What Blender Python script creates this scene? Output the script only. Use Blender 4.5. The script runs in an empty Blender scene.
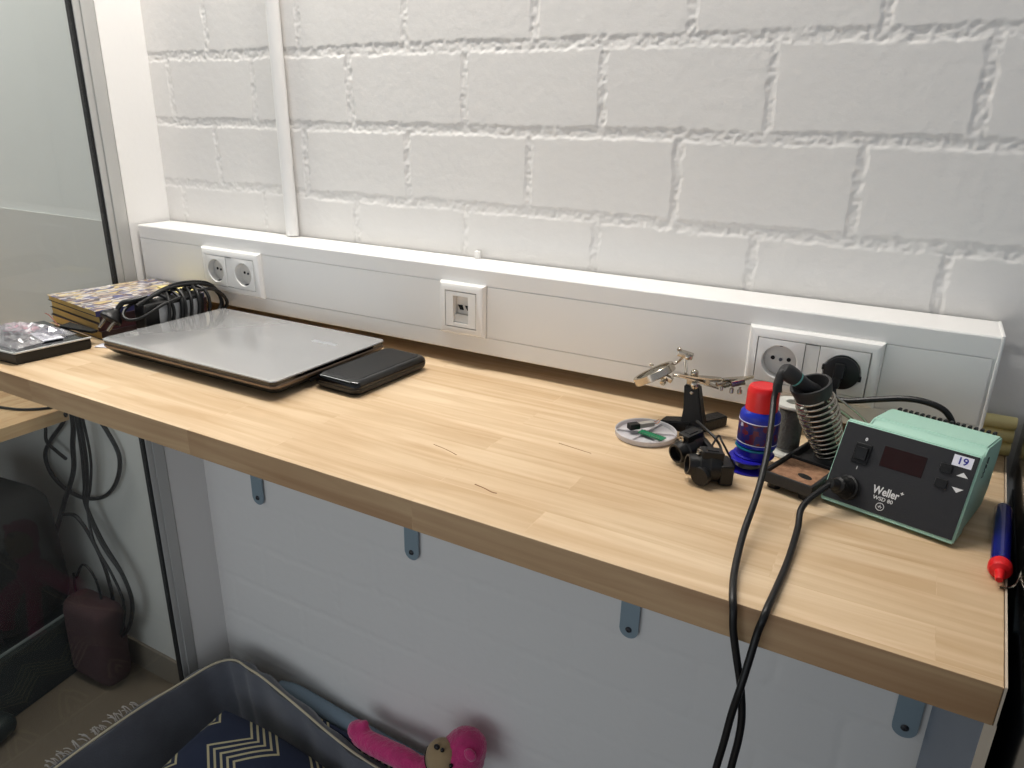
import bpy, bmesh, math, random
import numpy as np
from mathutils import Vector, Matrix, Euler
random.seed(4); rng = np.random.default_rng(7)
C = bpy.context.scene.collection
sc = bpy.context.scene
R = math.radians

# ------------------------------------------------------------------ materials
MATS = {}
def s2l(c):
    return tuple((x/12.92 if x <= .04045 else ((x+.055)/1.055)**2.4) for x in c[:3]) + (1,)
class NT:
    def __init__(s, name):
        m = bpy.data.materials.new(name); m.use_nodes = True
        s.m = m; s.t = m.node_tree; s.n = s.t.nodes; s.b = s.n['Principled BSDF']; s.out = s.n['Material Output']
    def new(s, typ, **k):
        n = s.n.new(typ)
        for a, v in k.items():
            if a.startswith('i_'): n.inputs[a[2:].replace('_', ' ')].default_value = v
            else: setattr(n, a, v)
        return n
    def link(s, a, b): s.t.links.new(a, b)
def mat(name, col, rough=.5, metal=0, bump=0, bscale=200, var=0, vscale=8, spec=.5, coat=0, srgb=True, trans=0, ior=1.45, emis=None, sheen=0):
    if name in MATS: return MATS[name]
    t = NT(name); b = t.b
    c = s2l(col) if srgb else tuple(col)+(1,)
    b.inputs['Base Color'].default_value = c
    b.inputs['Roughness'].default_value = rough; b.inputs['Metallic'].default_value = metal
    b.inputs['Specular IOR Level'].default_value = spec; b.inputs['Coat Weight'].default_value = coat
    b.inputs['Transmission Weight'].default_value = trans; b.inputs['IOR'].default_value = ior
    b.inputs['Sheen Weight'].default_value = sheen
    tc = t.new('ShaderNodeTexCoord')
    if var:
        n = t.new('ShaderNodeTexNoise'); n.inputs['Scale'].default_value = vscale; n.inputs['Detail'].default_value = 6
        t.link(tc.outputs['Object'], n.inputs['Vector'])
        mx = t.new('ShaderNodeMix', data_type='RGBA')
        mx.inputs[6].default_value = tuple(x*(1-var) for x in c[:3])+(1,)
        mx.inputs[7].default_value = tuple(min(1, x*(1+var)) for x in c[:3])+(1,)
        t.link(n.outputs['Fac'], mx.inputs[0]); t.link(mx.outputs[2], b.inputs['Base Color'])
    if bump:
        n = t.new('ShaderNodeTexNoise'); n.inputs['Scale'].default_value = bscale; n.inputs['Detail'].default_value = 4
        t.link(tc.outputs['Object'], n.inputs['Vector'])
        bp = t.new('ShaderNodeBump'); bp.inputs['Strength'].default_value = bump; bp.inputs['Distance'].default_value = .002
        t.link(n.outputs['Fac'], bp.inputs['Height']); t.link(bp.outputs['Normal'], b.inputs['Normal'])
    MATS[name] = t.m
    return t.m

M_wall = mat('white_masonry_paint', (.905, .895, .88), .55, bump=.35, bscale=60, spec=.3)
M_plaster = mat('white_plaster_paint', (.92, .915, .905), .5, bump=.1, bscale=90, spec=.3)
M_wall2 = mat('next_room_paint', (.86, .86, .845), .6, bump=.1, bscale=50, spec=.3)
M_dado = mat('next_room_lower_paint', (.80, .79, .77), .6, bump=.1, bscale=50, var=.03, vscale=3)
M_floor = mat('brown_grey_vinyl', (.46, .41, .35), .55, bump=.1, bscale=100, var=.12, vscale=6)
M_ceil = mat('ceiling_white', (.88, .88, .87), .8)
M_skirt = mat('taupe_skirting', (.50, .46, .41), .5)
M_alu = mat('brushed_aluminium', (.74, .74, .73), .42, .35, bump=.05, bscale=300)
M_gasket = mat('black_rubber_gasket', (.05, .05, .06), .6)
M_duct = mat('white_pvc_duct', (.93, .925, .915), .35, bump=.03, bscale=60)
M_sock = mat('white_socket_plastic', (.94, .935, .925), .22)
M_sockin = mat('white_socket_well', (.86, .845, .82), .3)
M_dark = mat('dark_hole', (.03, .03, .03), .7)
M_steel = mat('zinc_steel', (.56, .63, .67), .45, .3, bump=.05)
M_chrome = mat('nickel_plated', (.74, .70, .64), .22, 1)
M_screw = mat('screw_steel', (.35, .36, .38), .35, .9)
M_panel = mat('blue_grey_panel', (.50, .54, .60), .5, var=.05)
M_edge = mat('cream_edge_band', (.80, .74, .66), .4)
M_black = mat('black_plastic', (.055, .055, .06), .38, bump=.1, bscale=400)
M_bgloss = mat('black_gloss_plastic', (.02, .02, .022), .1, coat=.3)
M_bmatte = mat('black_leatherette', (.04, .04, .042), .42, bump=.3, bscale=900)
M_cable = mat('black_cable_rubber', (.035, .035, .038), .42)
M_iron = mat('black_cast_iron', (.06, .06, .062), .5, bump=.4, bscale=250)
M_lid = mat('silver_laptop_lid', (.73, .73, .73), .20, .5, coat=.5)
M_bronze = mat('bronze_laptop_rim', (.46, .40, .35), .35, .7)
M_mint = mat('mint_green_housing', (.66, .82, .75), .42, bump=.08, bscale=300, var=.03)
M_front = mat('charcoal_front_panel', (.15, .15, .16), .42, bump=.15, bscale=700)
M_disp = mat('dark_red_display', (.13, .035, .035), .18)
M_print = mat('white_print', (.85, .85, .85), .5)
M_blueprint = mat('blue_print', (.2, .2, .55), .5)
M_sticker = mat('white_sticker', (.88, .88, .92), .4)
M_greyprint = mat('dark_grey_print', (.2, .22, .22), .5)
M_sponge = mat('brown_cleaning_sponge', (.64, .48, .37), .95, bump=1, bscale=500, var=.6, vscale=160)
M_tray = mat('dark_grey_tray', (.17, .17, .175), .5, bump=.3, bscale=300, var=.25, vscale=60)
M_coil = mat('stainless_coil', (.72, .69, .65), .25, 1)
M_funnel = mat('charcoal_funnel', (.14, .14, .145), .55, bump=.2, bscale=400)
M_teal = mat('teal_ring', (.35, .62, .60), .4)
M_red = mat('red_cap_plastic', (.84, .10, .12), .35, bump=.05)
M_blue = mat('blue_bottle_plastic', (.08, .17, .66), .3)
M_dblue = mat('deep_blue_plastic', (.12, .10, .62), .35)
M_tealp = mat('teal_spool_plastic', (.08, .42, .52), .35)
M_wick = mat('silver_solder_wire', (.62, .62, .60), .35, .8, bump=.5, bscale=300)
M_wspool = mat('white_spool_plastic', (.80, .80, .77), .4)
M_solder = mat('dull_solder_wire', (.42, .42, .41), .45, .7, bump=.5, bscale=400)
M_markb = mat('translucent_blue_tube', (.07, .08, .42), .18, coat=.5)
M_glue = mat('yellow_glue_stick', (.93, .87, .62), .35)
M_navy = mat('navy_felt', (.36, .37, .40), .95, bump=.4, bscale=250, var=.2, vscale=25, sheen=.3)
M_bol = mat('grey_blue_fabric', (.50, .57, .63), .9, bump=.3, bscale=300)
M_pipe = mat('cream_piping', (.78, .74, .64), .8, bump=.2)
M_fringe = mat('grey_fringe', (.68, .66, .64), .9)
M_pink = mat('pink_plush', (.80, .20, .47), .95, bump=1.0, bscale=260, var=.25, vscale=70, sheen=.6)
M_beige = mat('beige_plush', (.66, .56, .42), .9, bump=.4, bscale=300, sheen=.3)
M_pcb = mat('green_pcb', (.07, .45, .30), .4, var=.2, vscale=200)
M_tin = mat('clear_lid_plastic', (.88, .865, .875), .25, trans=.25)
M_bag = mat('black_backpack_nylon', (.10, .095, .09), .8, bump=.4, bscale=120, var=.3)
M_bagred = mat('dark_red_nylon', (.24, .07, .09), .8, bump=.4, bscale=120)
M_crate = mat('dark_green_grey_crate', (.14, .17, .165), .6)
M_oliv = mat('olive_grey_cloth', (.30, .29, .25), .95, bump=.4, bscale=80, var=.2)
M_pages = mat('yellowed_pages', (.78, .66, .40), .85)
M_pblue = mat('dark_blue_card', (.12, .13, .35), .4)
M_ppink = mat('pink_foam', (.93, .66, .73), .5)
M_brass = mat('worn_brass', (.72, .50, .38), .3, .9)

def wood_mat(name, base, dark, lane=.045, rot=0):
    t = NT(name); b = t.b
    tc = t.new('ShaderNodeTexCoord'); mp = t.new('ShaderNodeMapping'); mp.inputs['Rotation'].default_value = (0, 0, rot)
    t.link(tc.outputs['Object'], mp.inputs['Vector'])
    br = t.new('ShaderNodeTexBrick'); br.inputs['Scale'].default_value = 1
    br.inputs['Brick Width'].default_value = .34; br.inputs['Row Height'].default_value = lane
    br.inputs['Mortar Size'].default_value = .0004; br.inputs['Mortar Smooth'].default_value = .3; br.offset = .37; br.inputs['Bias'].default_value = 0
    br.inputs['Color1'].default_value = (0, 0, 0, 1); br.inputs['Color2'].default_value = (1, 1, 1, 1); br.inputs['Mortar'].default_value = (.35, .35, .35, 1)
    t.link(mp.outputs['Vector'], br.inputs['Vector'])
    st = t.new('ShaderNodeMapping'); st.inputs['Scale'].default_value = (2.2, 34, 34)
    t.link(mp.outputs['Vector'], st.inputs['Vector'])
    # shift the grain per stave
    add = t.new('ShaderNodeVectorMath', operation='ADD'); t.link(st.outputs['Vector'], add.inputs[0]); t.link(br.outputs['Color'], add.inputs[1])
    n = t.new('ShaderNodeTexNoise'); n.inputs['Scale'].default_value = 1.6; n.inputs['Detail'].default_value = 7; n.inputs['Distortion'].default_value = .8
    t.link(add.outputs[0], n.inputs['Vector'])
    n2 = t.new('ShaderNodeTexNoise'); n2.inputs['Scale'].default_value = 4.0; n2.inputs['Detail'].default_value = 5
    t.link(mp.outputs['Vector'], n2.inputs['Vector'])
    r = t.new('ShaderNodeValToRGB'); r.color_ramp.elements[0].position = .35; r.color_ramp.elements[1].position = .68
    r.color_ramp.elements[0].color = s2l(base); r.color_ramp.elements[1].color = s2l(dark)
    t.link(n.outputs['Fac'], r.inputs['Fac'])
    m1 = t.new('ShaderNodeMix', data_type='RGBA', blend_type='MULTIPLY'); m1.inputs[0].default_value = 1
    rr = t.new('ShaderNodeValToRGB'); rr.color_ramp.elements[0].color = (1, 1, 1, 1); rr.color_ramp.elements[1].color = (.91, .885, .85, 1)
    t.link(br.outputs['Color'], rr.inputs['Fac']); t.link(r.outputs['Color'], m1.inputs[6]); t.link(rr.outputs['Color'], m1.inputs[7])
    m2 = t.new('ShaderNodeMix', data_type='RGBA', blend_type='MULTIPLY'); m2.inputs[0].default_value = 1
    r3 = t.new('ShaderNodeValToRGB'); r3.color_ramp.elements[0].position = .4; r3.color_ramp.elements[1].position = .75
    r3.color_ramp.elements[0].color = (1, 1, 1, 1); r3.color_ramp.elements[1].color = (.90, .86, .81, 1)
    t.link(n2.outputs['Fac'], r3.inputs['Fac']); t.link(m1.outputs[2], m2.inputs[6]); t.link(r3.outputs['Color'], m2.inputs[7])
    t.link(m2.outputs[2], b.inputs['Base Color'])
    b.inputs['Roughness'].default_value = .5; b.inputs['Specular IOR Level'].default_value = .35
    bp = t.new('ShaderNodeBump'); bp.inputs['Strength'].default_value = .08; bp.inputs['Distance'].default_value = .001
    t.link(n.outputs['Fac'], bp.inputs['Height']); t.link(bp.outputs['Normal'], b.inputs['Normal'])
    return t.m
M_wood = wood_mat('beech_stave_top', (.875, .785, .66), (.79, .675, .53))
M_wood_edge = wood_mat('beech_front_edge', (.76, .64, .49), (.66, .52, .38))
M_wood2 = wood_mat('beech_stave_top_next_room', (.86, .74, .58), (.76, .60, .44), lane=.06, rot=R(90))
M_scratch = mat('dark_knot_scratch', (.58, .43, .30), .6)

def glass_mat():
    t = NT('partition_glass'); t.n.remove(t.b)
    tr = t.new('ShaderNodeBsdfTransparent'); tr.inputs['Color'].default_value = (.93, .95, .94, 1)
    gl = t.new('ShaderNodeBsdfGlossy'); gl.inputs['Roughness'].default_value = .02
    fr = t.new('ShaderNodeFresnel'); fr.inputs['IOR'].default_value = 1.5
    ge = t.new('ShaderNodeNewGeometry'); iv = t.new('ShaderNodeMath', operation='SUBTRACT'); iv.inputs[0].default_value = 1; t.link(ge.outputs['Backfacing'], iv.inputs[1])
    ml = t.new('ShaderNodeMath', operation='MULTIPLY'); t.link(fr.outputs[0], ml.inputs[0]); t.link(iv.outputs[0], ml.inputs[1])
    mx = t.new('ShaderNodeMixShader'); t.link(ml.outputs[0], mx.inputs[0]); t.link(tr.outputs[0], mx.inputs[1]); t.link(gl.outputs[0], mx.inputs[2])
    df = t.new('ShaderNodeBsdfDiffuse'); df.inputs['Color'].default_value = (.7, .7, .68, 1)
    n = t.new('ShaderNodeTexNoise'); n.inputs['Scale'].default_value = 3; tc = t.new('ShaderNodeTexCoord'); t.link(tc.outputs['Object'], n.inputs['Vector'])
    mr = t.new('ShaderNodeMapRange'); mr.inputs['To Min'].default_value = .005; mr.inputs['To Max'].default_value = .025; t.link(n.outputs['Fac'], mr.inputs['Value'])
    m2 = t.new('ShaderNodeMixShader'); t.link(mr.outputs[0], m2.inputs[0]); t.link(mx.outputs[0], m2.inputs[1]); t.link(df.outputs[0], m2.inputs[2])
    t.link(m2.outputs[0], t.out.inputs['Surface'])
    return t.m
M_glass = glass_mat()
def clear_mat(name, tint, k=.25, rough=.08, haze=0):
    t = NT(name); t.n.remove(t.b)
    tr = t.new('ShaderNodeBsdfTransparent'); tr.inputs['Color'].default_value = tint
    gl = t.new('ShaderNodeBsdfGlossy'); gl.inputs['Roughness'].default_value = rough
    mx = t.new('ShaderNodeMixShader'); mx.inputs[0].default_value = k; t.link(tr.outputs[0], mx.inputs[1]); t.link(gl.outputs[0], mx.inputs[2])
    df = t.new('ShaderNodeBsdfDiffuse'); df.inputs['Color'].default_value = (.85, .83, .86, 1); m2 = t.new('ShaderNodeMixShader'); m2.inputs[0].default_value = haze
    t.link(mx.outputs[0], m2.inputs[1]); t.link(df.outputs[0], m2.inputs[2]); t.link(m2.outputs[0], t.out.inputs['Surface']); return t.m
M_film = clear_mat('clear_plastic_film', (.93, .93, .95, 1), .25, .22, .18)
M_lens = clear_mat('clear_lens', (.90, .93, .90, 1), .28, .03)

def cover_mat(name, cols, seed):
    t = NT(name); tc = t.new('ShaderNodeTexCoord'); mp = t.new('ShaderNodeMapping'); mp.inputs['Location'].default_value = (seed, seed*.7, 0)
    mp.inputs['Scale'].default_value = (34, 12, 5)
    v = t.new('ShaderNodeTexVoronoi'); v.feature = 'F1'
    n = t.new('ShaderNodeTexNoise'); n.inputs['Scale'].default_value = 28
    ad = t.new('ShaderNodeVectorMath', operation='ADD'); t.link(tc.outputs['Object'], mp.inputs['Vector'])
    t.link(tc.outputs['Object'], n.inputs['Vector']); t.link(mp.outputs['Vector'], ad.inputs[0]); t.link(n.outputs['Color'], ad.inputs[1])
    t.link(ad.outputs[0], v.inputs['Vector'])
    r = t.new('ShaderNodeValToRGB'); r.color_ramp.interpolation = 'CONSTANT'; e = r.color_ramp.elements
    while len(e) < len(cols): e.new(.5)
    for i, c in enumerate(cols): e[i].position = .12+.76*i/len(cols) if i else 0; e[i].color = s2l(c)
    t.link(v.outputs['Color'], r.inputs['Fac']); t.link(r.outputs['Color'], t.b.inputs['Base Color']); t.b.inputs['Roughness'].default_value = .35
    return t.m
COV = [(.74, .72, .70), (.30, .28, .31), (.80, .72, .48), (.55, .52, .52), (.36, .38, .54), (.82, .80, .78), (.42, .34, .34), (.70, .60, .50)]
M_cov = [cover_mat('comic_cover_%s' % s, COV[i:]+COV[:i], i*3.1) for i, s in enumerate(('bright', 'mixed', 'blue', 'dark'))]
M_spine = [mat('spine_blue', (.22, .22, .38), .5, var=.3, vscale=60), mat('spine_dark', (.20, .14, .15), .5, var=.4, vscale=60), mat('spine_maroon', (.28, .16, .18), .5, var=.4, vscale=60)]

def zig_mat():
    t = NT('navy_zigzag_fabric'); tc = t.new('ShaderNodeTexCoord'); sp = t.new('ShaderNodeSeparateXYZ'); t.link(tc.outputs['Object'], sp.inputs[0])
    def mth(op, a, b=None, c=None):
        n = t.new('ShaderNodeMath', operation=op)
        for i, x in enumerate((a, b, c)):
            if x is None: continue
            if isinstance(x, (int, float)): n.inputs[i].default_value = x
            else: t.link(x, n.inputs[i])
        return n.outputs[0]
    tri = mth('PINGPONG', mth('ADD', sp.outputs['Y'], 5), .060)
    u = mth('ADD', mth('ADD', sp.outputs['X'], 5), mth('MULTIPLY', tri, 1.1))
    a = mth('MODULO', u, .17)            # groups of stripes
    fine = mth('MODULO', a, .0185)
    on = mth('LESS_THAN', fine, .0070); grp = mth('LESS_THAN', a, .090)
    k = mth('MULTIPLY', on, grp)
    mx = t.new('ShaderNodeMix', data_type='RGBA'); mx.inputs[6].default_value = s2l((.15, .18, .27)); mx.inputs[7].default_value = s2l((.74, .70, .56))
    t.link(k, mx.inputs[0]); t.link(mx.outputs[2], t.b.inputs['Base Color']); t.b.inputs['Roughness'].default_value = .95
    return t.m
M_zig = zig_mat()

def label_mat():
    t = NT('bottle_label_print'); tc = t.new('ShaderNodeTexCoord'); n = t.new('ShaderNodeTexVoronoi'); n.inputs['Scale'].default_value = 210
    t.link(tc.outputs['Object'], n.inputs['Vector'])
    r = t.new('ShaderNodeValToRGB'); r.color_ramp.interpolation = 'CONSTANT'; e = r.color_ramp.elements
    cols = [(.10, .12, .42), (.36, .10, .22), (.14, .13, .40), (.72, .72, .80), (.42, .10, .16)]
    while len(e) < 5: e.new(.5)
    for i, c in enumerate(cols): e[i].position = [0, .28, .5, .8, .88][i]; e[i].color = s2l(c)
    t.link(n.outputs['Color'], r.inputs['Fac']); t.link(r.outputs['Color'], t.b.inputs['Base Color']); t.b.inputs['Roughness'].default_value = .3
    return t.m
M_label = label_mat()

# ------------------------------------------------------------------ mesh helpers
ROOTM = {}; WN = True
def mk(name, bm, m, parent=None, smooth=35, world=True):
    if parent is not None and world: bm.transform(ROOTM[parent.name].inverted())
    bmesh.ops.recalc_face_normals(bm, faces=bm.faces[:])
    me = bpy.data.meshes.new(name); bm.to_mesh(me); bm.free()
    if isinstance(m, (list, tuple)):
        for x in m: me.materials.append(x)
    else: me.materials.append(m)
    if smooth:
        for p in me.polygons: p.use_smooth = True
        me.set_sharp_from_angle(angle=R(smooth))
    o = bpy.data.objects.new(name, me); C.objects.link(o)
    if smooth and WN: wn = o.modifiers.new('wn', 'WEIGHTED_NORMAL'); wn.keep_sharp = True; wn.weight = 80
    ROOTM[o.name] = ROOTM[parent.name].copy() if parent is not None else Matrix.Identity(4)
    if parent is not None: o.parent = parent
    return o
def tag(o, label, cat, group=None, kind=None):
    o['label'] = label; o['category'] = cat
    if group: o['group'] = group
    if kind: o['kind'] = kind
    return o
def thing(name, label, cat, loc, rz=0, group=None, kind=None):
    o = bpy.data.objects.new(name, None); C.objects.link(o); o.location = loc; o.rotation_euler = (0, 0, rz); o.empty_display_size = .02
    ROOTM[o.name] = Matrix.Translation(loc) @ Matrix.Rotation(rz, 4, 'Z')
    return tag(o, label, cat, group, kind)
def recenter(o, loc):
    "put the origin of a single-mesh thing at loc"
    o.data.transform(Matrix.Translation(-Vector(loc))); o.location = loc; return o
def struct(o): o['kind'] = 'structure'; return o

def box(bm, c, s, rot=None, bev=0, seg=2):
    r = bmesh.ops.create_cube(bm, size=1); vs = r['verts']
    bmesh.ops.scale(bm, vec=s, verts=vs)
    if bev:
        es = list({e for v in vs for e in v.link_edges})
        q = bmesh.ops.bevel(bm, geom=es, offset=bev, segments=seg, profile=.5, affect='EDGES')
        vs = list({v for f in q['faces'] for v in f.verts} | {v for v in vs if v.is_valid})
    m = Matrix.Translation(c)
    if rot is not None: m = m @ (rot.to_matrix().to_4x4() if isinstance(rot, Euler) else rot.to_4x4())
    bmesh.ops.transform(bm, matrix=m, verts=vs)
    return vs
def B(c, s, rot=None, bev=0, seg=2):
    bm = bmesh.new(); box(bm, c, s, rot, bev, seg); return bm
def bx(a, b, bev=0, seg=2):
    a = Vector(a); b = Vector(b); return B((a+b)/2, [abs(x) for x in (b-a)], None, bev, seg)
def prism(bm, pts, z0, z1, bev=0, seg=2):
    lo = [bm.verts.new((p[0], p[1], z0)) for p in pts]; hi = [bm.verts.new((p[0], p[1], z1)) for p in pts]
    n = len(pts); fs = [bm.faces.new(lo[::-1]), bm.faces.new(hi)]
    for i in range(n): fs.append(bm.faces.new((lo[i], lo[(i+1) % n], hi[(i+1) % n], hi[i])))
    if bev: bmesh.ops.bevel(bm, geom=list({e for f in fs for e in f.edges}), offset=bev, segments=seg, profile=.5, affect='EDGES')
    return bm
def frame_z(d):
    d = Vector(d).normalized(); return d.to_track_quat('Z', 'Y').to_matrix().to_4x4()
def lathe(bm, prof, origin=(0, 0, 0), axis=(0, 0, 1), seg=32):
    M = Matrix.Translation(origin) @ frame_z(axis); rings = []
    for r, z in prof:
        if r < 1e-6: rings.append([bm.verts.new(M @ Vector((0, 0, z)))])
        else: rings.append([bm.verts.new(M @ Vector((r*math.cos(2*math.pi*i/seg), r*math.sin(2*math.pi*i/seg), z))) for i in range(seg)])
    for a, b in zip(rings, rings[1:]):
        for i in range(seg):
            j = (i+1) % seg
            if len(a) == 1 and len(b) == 1: continue
            if len(a) == 1: bm.faces.new((a[0], b[i], b[j]))
            elif len(b) == 1: bm.faces.new((a[i], a[j], b[0]))
            else: bm.faces.new((a[i], a[j], b[j], b[i]))
    return bm
def cyl(bm, p0, p1, r0, r1=None, seg=20):
    r1 = r0 if r1 is None else r1; p0 = Vector(p0); p1 = Vector(p1); L = (p1-p0).length
    return lathe(bm, [(0, 0), (r0, 0), (r1, L), (0, L)], p0, p1-p0, seg)
def catmull(pts, n=8, closed=False):
    P = [Vector(p) for p in pts]; out = []
    if closed: P = [P[-1]]+P+[P[0], P[1]]
    else: P = [P[0]*2-P[1]]+P+[P[-1]*2-P[-2]]
    for i in range(1, len(P)-2):
        a, b, c, d = P[i-1:i+3]
        for k in range(n):
            t = k/n; out.append(.5*((2*b)+(c-a)*t+(2*a-5*b+4*c-d)*t*t+(3*b-a-3*c+d)*t**3))
    if not closed: out.append(P[-2])
    return out
def tube(bm, pts, r, seg=10, n=8, closed=False, smooth=True, rad=None):
    P = catmull(pts, n, closed) if smooth else [Vector(p) for p in pts]
    N = len(P); up = None; rings = []
    for i, p in enumerate(P):
        if closed: d = P[(i+1) % N]-P[i-1]
        else: d = P[min(i+1, N-1)]-P[max(i-1, 0)]
        if d.length < 1e-9: d = Vector((0, 0, 1))
        d.normalize()
        if up is None:
            up = Vector((0, 0, 1)) if abs(d.z) < .9 else Vector((1, 0, 0))
        up = (up-d*up.dot(d))
        if up.length < 1e-6: up = d.orthogonal()
        up.normalize(); s = d.cross(up)
        rr = r if rad is None else rad(i/(N-1))
        rings.append([bm.verts.new(p+(up*math.cos(2*math.pi*k/seg)+s*math.sin(2*math.pi*k/seg))*rr) for k in range(seg)])
    m = N if closed else N-1
    for i in range(m):
        a = rings[i]; b = rings[(i+1) % N]
        for k in range(seg):
            bm.faces.new((a[k], a[(k+1) % seg], b[(k+1) % seg], b[k]))
    if not closed: bm.faces.new(rings[0][::-1]); bm.faces.new(rings[-1])
    return bm
def T(pts, r, **k):
    bm = bmesh.new(); tube(bm, pts, r, **k); return bm
def L(prof, origin, axis=(0, 0, 1), seg=32):
    bm = bmesh.new(); lathe(bm, prof, origin, axis, seg); return bm
def CY(p0, p1, r0, r1=None, seg=20):
    bm = bmesh.new(); cyl(bm, p0, p1, r0, r1, seg); return bm
def ell(bm, c, s, rot=None, u=20, v=14):
    r = bmesh.ops.create_uvsphere(bm, u_segments=u, v_segments=v, radius=1)
    m = Matrix.Translation(c)
    if rot is not None: m = m @ rot.to_matrix().to_4x4()
    m = m @ Matrix.Diagonal((*s, 1)); bmesh.ops.transform(bm, matrix=m, verts=r['verts']); return bm
def text_bm(s, size, M, depth=.0002, offset=0, shear=0):
    cu = bpy.data.curves.new('t', 'FONT'); cu.body = s; cu.size = size; cu.extrude = depth; cu.offset = offset; cu.align_x = 'CENTER'; cu.align_y = 'CENTER'; cu.resolution_u = 3; cu.shear = shear
    ob = bpy.data.objects.new('t', cu); C.objects.link(ob); bpy.context.view_layer.update()
    me = bpy.data.meshes.new_from_object(ob.evaluated_get(bpy.context.evaluated_depsgraph_get()))
    bm = bmesh.new(); bm.from_mesh(me); bm.transform(M)
    bpy.data.objects.remove(ob); bpy.data.curves.remove(cu); bpy.data.meshes.remove(me)
    return bm

# ------------------------------------------------------------------ the room
FZ = -1.155; CZ = 1.40
# block wall with real relief: running-bond blocks, recessed rough mortar
LB, HB, Z1, XB = .22334, .11553, .46341, .28137
def vnoise(x, z, f, seed):
    r = np.random.default_rng(seed).random((257, 257)); u = x*f; v = z*f
    i = np.floor(u).astype(int); j = np.floor(v).astype(int); a = u-i; b = v-j; a = a*a*(3-2*a); b = b*b*(3-2*b)
    g = lambda p, q: r[(i+p) % 257, (j+q) % 257]
    return (g(0, 0)*(1-a)+g(1, 0)*a)*(1-b)+(g(0, 1)*(1-a)+g(1, 1)*a)*b
def wall_height(X, Z):
    wob = (vnoise(X, Z, 12, 1)-.5)*.004+(vnoise(X, Z, 60, 2)-.5)*.0030+(vnoise(X, Z, 200, 12)-.5)*.003
    wob2 = (vnoise(X, Z, 12, 3)-.5)*.004+(vnoise(X, Z, 70, 4)-.5)*.003+(vnoise(X, Z, 200, 13)-.5)*.003
    zz = Z+wob; row = np.floor((zz-Z1)/HB)
    fz = (zz-Z1)/HB-row; dz = np.minimum(fz, 1-fz)*HB           # distance to bed joint
    shift = np.where(np.mod(row, 2) == 0, .5, 0.0)+(vnoise(row*7.3+900, row*0, 1, 5)-.5)*.06
    xx = X+wob2+(vnoise(row*3.1+900, np.floor((X-XB)/LB)*1.7+900, 1, 6)-.5)*.004
    fx = (xx-XB)/LB+shift; fx = fx-np.floor(fx); dx = np.minimum(fx, 1-fx)*LB
    sm = lambda d, a, b: np.clip((d-a)/(b-a), 0, 1)
    hz = sm(dz, .0060, .0086); hx = sm(dx, .0046, .0068)
    h = np.minimum(hz, hx)
    rough = (vnoise(X, Z, 240, 7)-.5)*1.3+(vnoise(X, Z, 110, 8)-.5)*1.0+(vnoise(X, Z, 40, 14)-.5)*.5
    # joints partly filled with paint and mortar; some bed joints almost flush at one end
    fill = .55+.45*np.clip((vnoise(X, Z, 6, 9)-.30)*2.6, 0, 1)
    depth = .0013*fill
    base = (vnoise(X, Z, 9, 10)-.5)*.0004+(vnoise(X, Z, 90, 11)-.5)*.00012
    soft = np.where(Z < .05, .75, 1.0)
    return soft*(-(1-h)*depth+np.clip((1-h)*1.6, 0, 1)*rough*.0010+base)
def grid_wall(name, z0, z1, s):
    x0, x1 = 0.0, 1.72
    nx = int((x1-x0)/s)+1; nz = int((z1-z0)/s)+1
    xs = np.linspace(x0, x1, nx); zs = np.linspace(z0, z1, nz); X, Z = np.meshgrid(xs, zs)
    Y = -wall_height(X, Z)
    co = np.stack([X, Y, Z], -1).reshape(-1, 3).astype(np.float32)
    i = np.arange(nz-1)[:, None]*nx+np.arange(nx-1)[None, :]
    f = np.stack([i, i+1, i+nx+1, i+nx], -1).reshape(-1, 4).astype(np.int32)
    me = bpy.data.meshes.new(name); me.vertices.add(len(co)); me.vertices.foreach_set('co', co.ravel())
    me.loops.add(f.size); me.loops.foreach_set('vertex_index', f.ravel())
    me.polygons.add(len(f)); me.polygons.foreach_set('loop_start', np.arange(0, f.size, 4, dtype=np.int32)); me.polygons.foreach_set('loop_total', np.full(len(f), 4, np.int32))
    me.update(); me.validate(); me.materials.append(M_wall)
    me.polygons.foreach_set('use_smooth', np.ones(len(f), bool))
    o = bpy.data.objects.new(name, me); C.objects.link(o); ROOTM[o.name] = Matrix.Identity(4); return struct(o)
grid_wall('wall_back', .14, .72, .0020)
grid_wall('wall_back_lower', FZ, .14, .0048)
struct(mk('wall_back_upper', bx((0, .0, .72), (3.0, .12, CZ)), M_wall, smooth=0))
struct(mk('wall_back_side', bx((1.72, .0, FZ), (3.0, .12, .72)), M_wall, smooth=0))
struct(mk('wall_back_core', bx((0, .006, FZ), (1.72, .12, .72)), M_wall, smooth=0))
struct(mk('wall_next_room', bx((-2.6, .0, FZ), (-.080, .12, CZ)), M_wall2, smooth=0))
struct(mk('trim_1', bx((-2.6, -.004, FZ+.0885), (-.080, 0, .135)), M_dado, smooth=0))
struct(mk('baseboard_next_room', bx((-2.6, -.012, FZ), (-.080, 0, FZ+.0885), .002), M_skirt, smooth=0))
struct(mk('wall_left', bx((-.080, -.092, FZ), (0, .12, CZ), .001), M_plaster))
struct(mk('wall_left_far', bx((-2.72, -2.6, FZ), (-2.6, .12, CZ)), M_wall2, smooth=0))
struct(mk('floor', bx((-2.72, -2.6, FZ-.1), (3.0, .12, FZ)), M_floor, smooth=0))
struct(mk('ceiling', bx((-2.72, -2.6, CZ), (3.0, .12, CZ+.1)), M_ceil, smooth=0))
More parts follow.
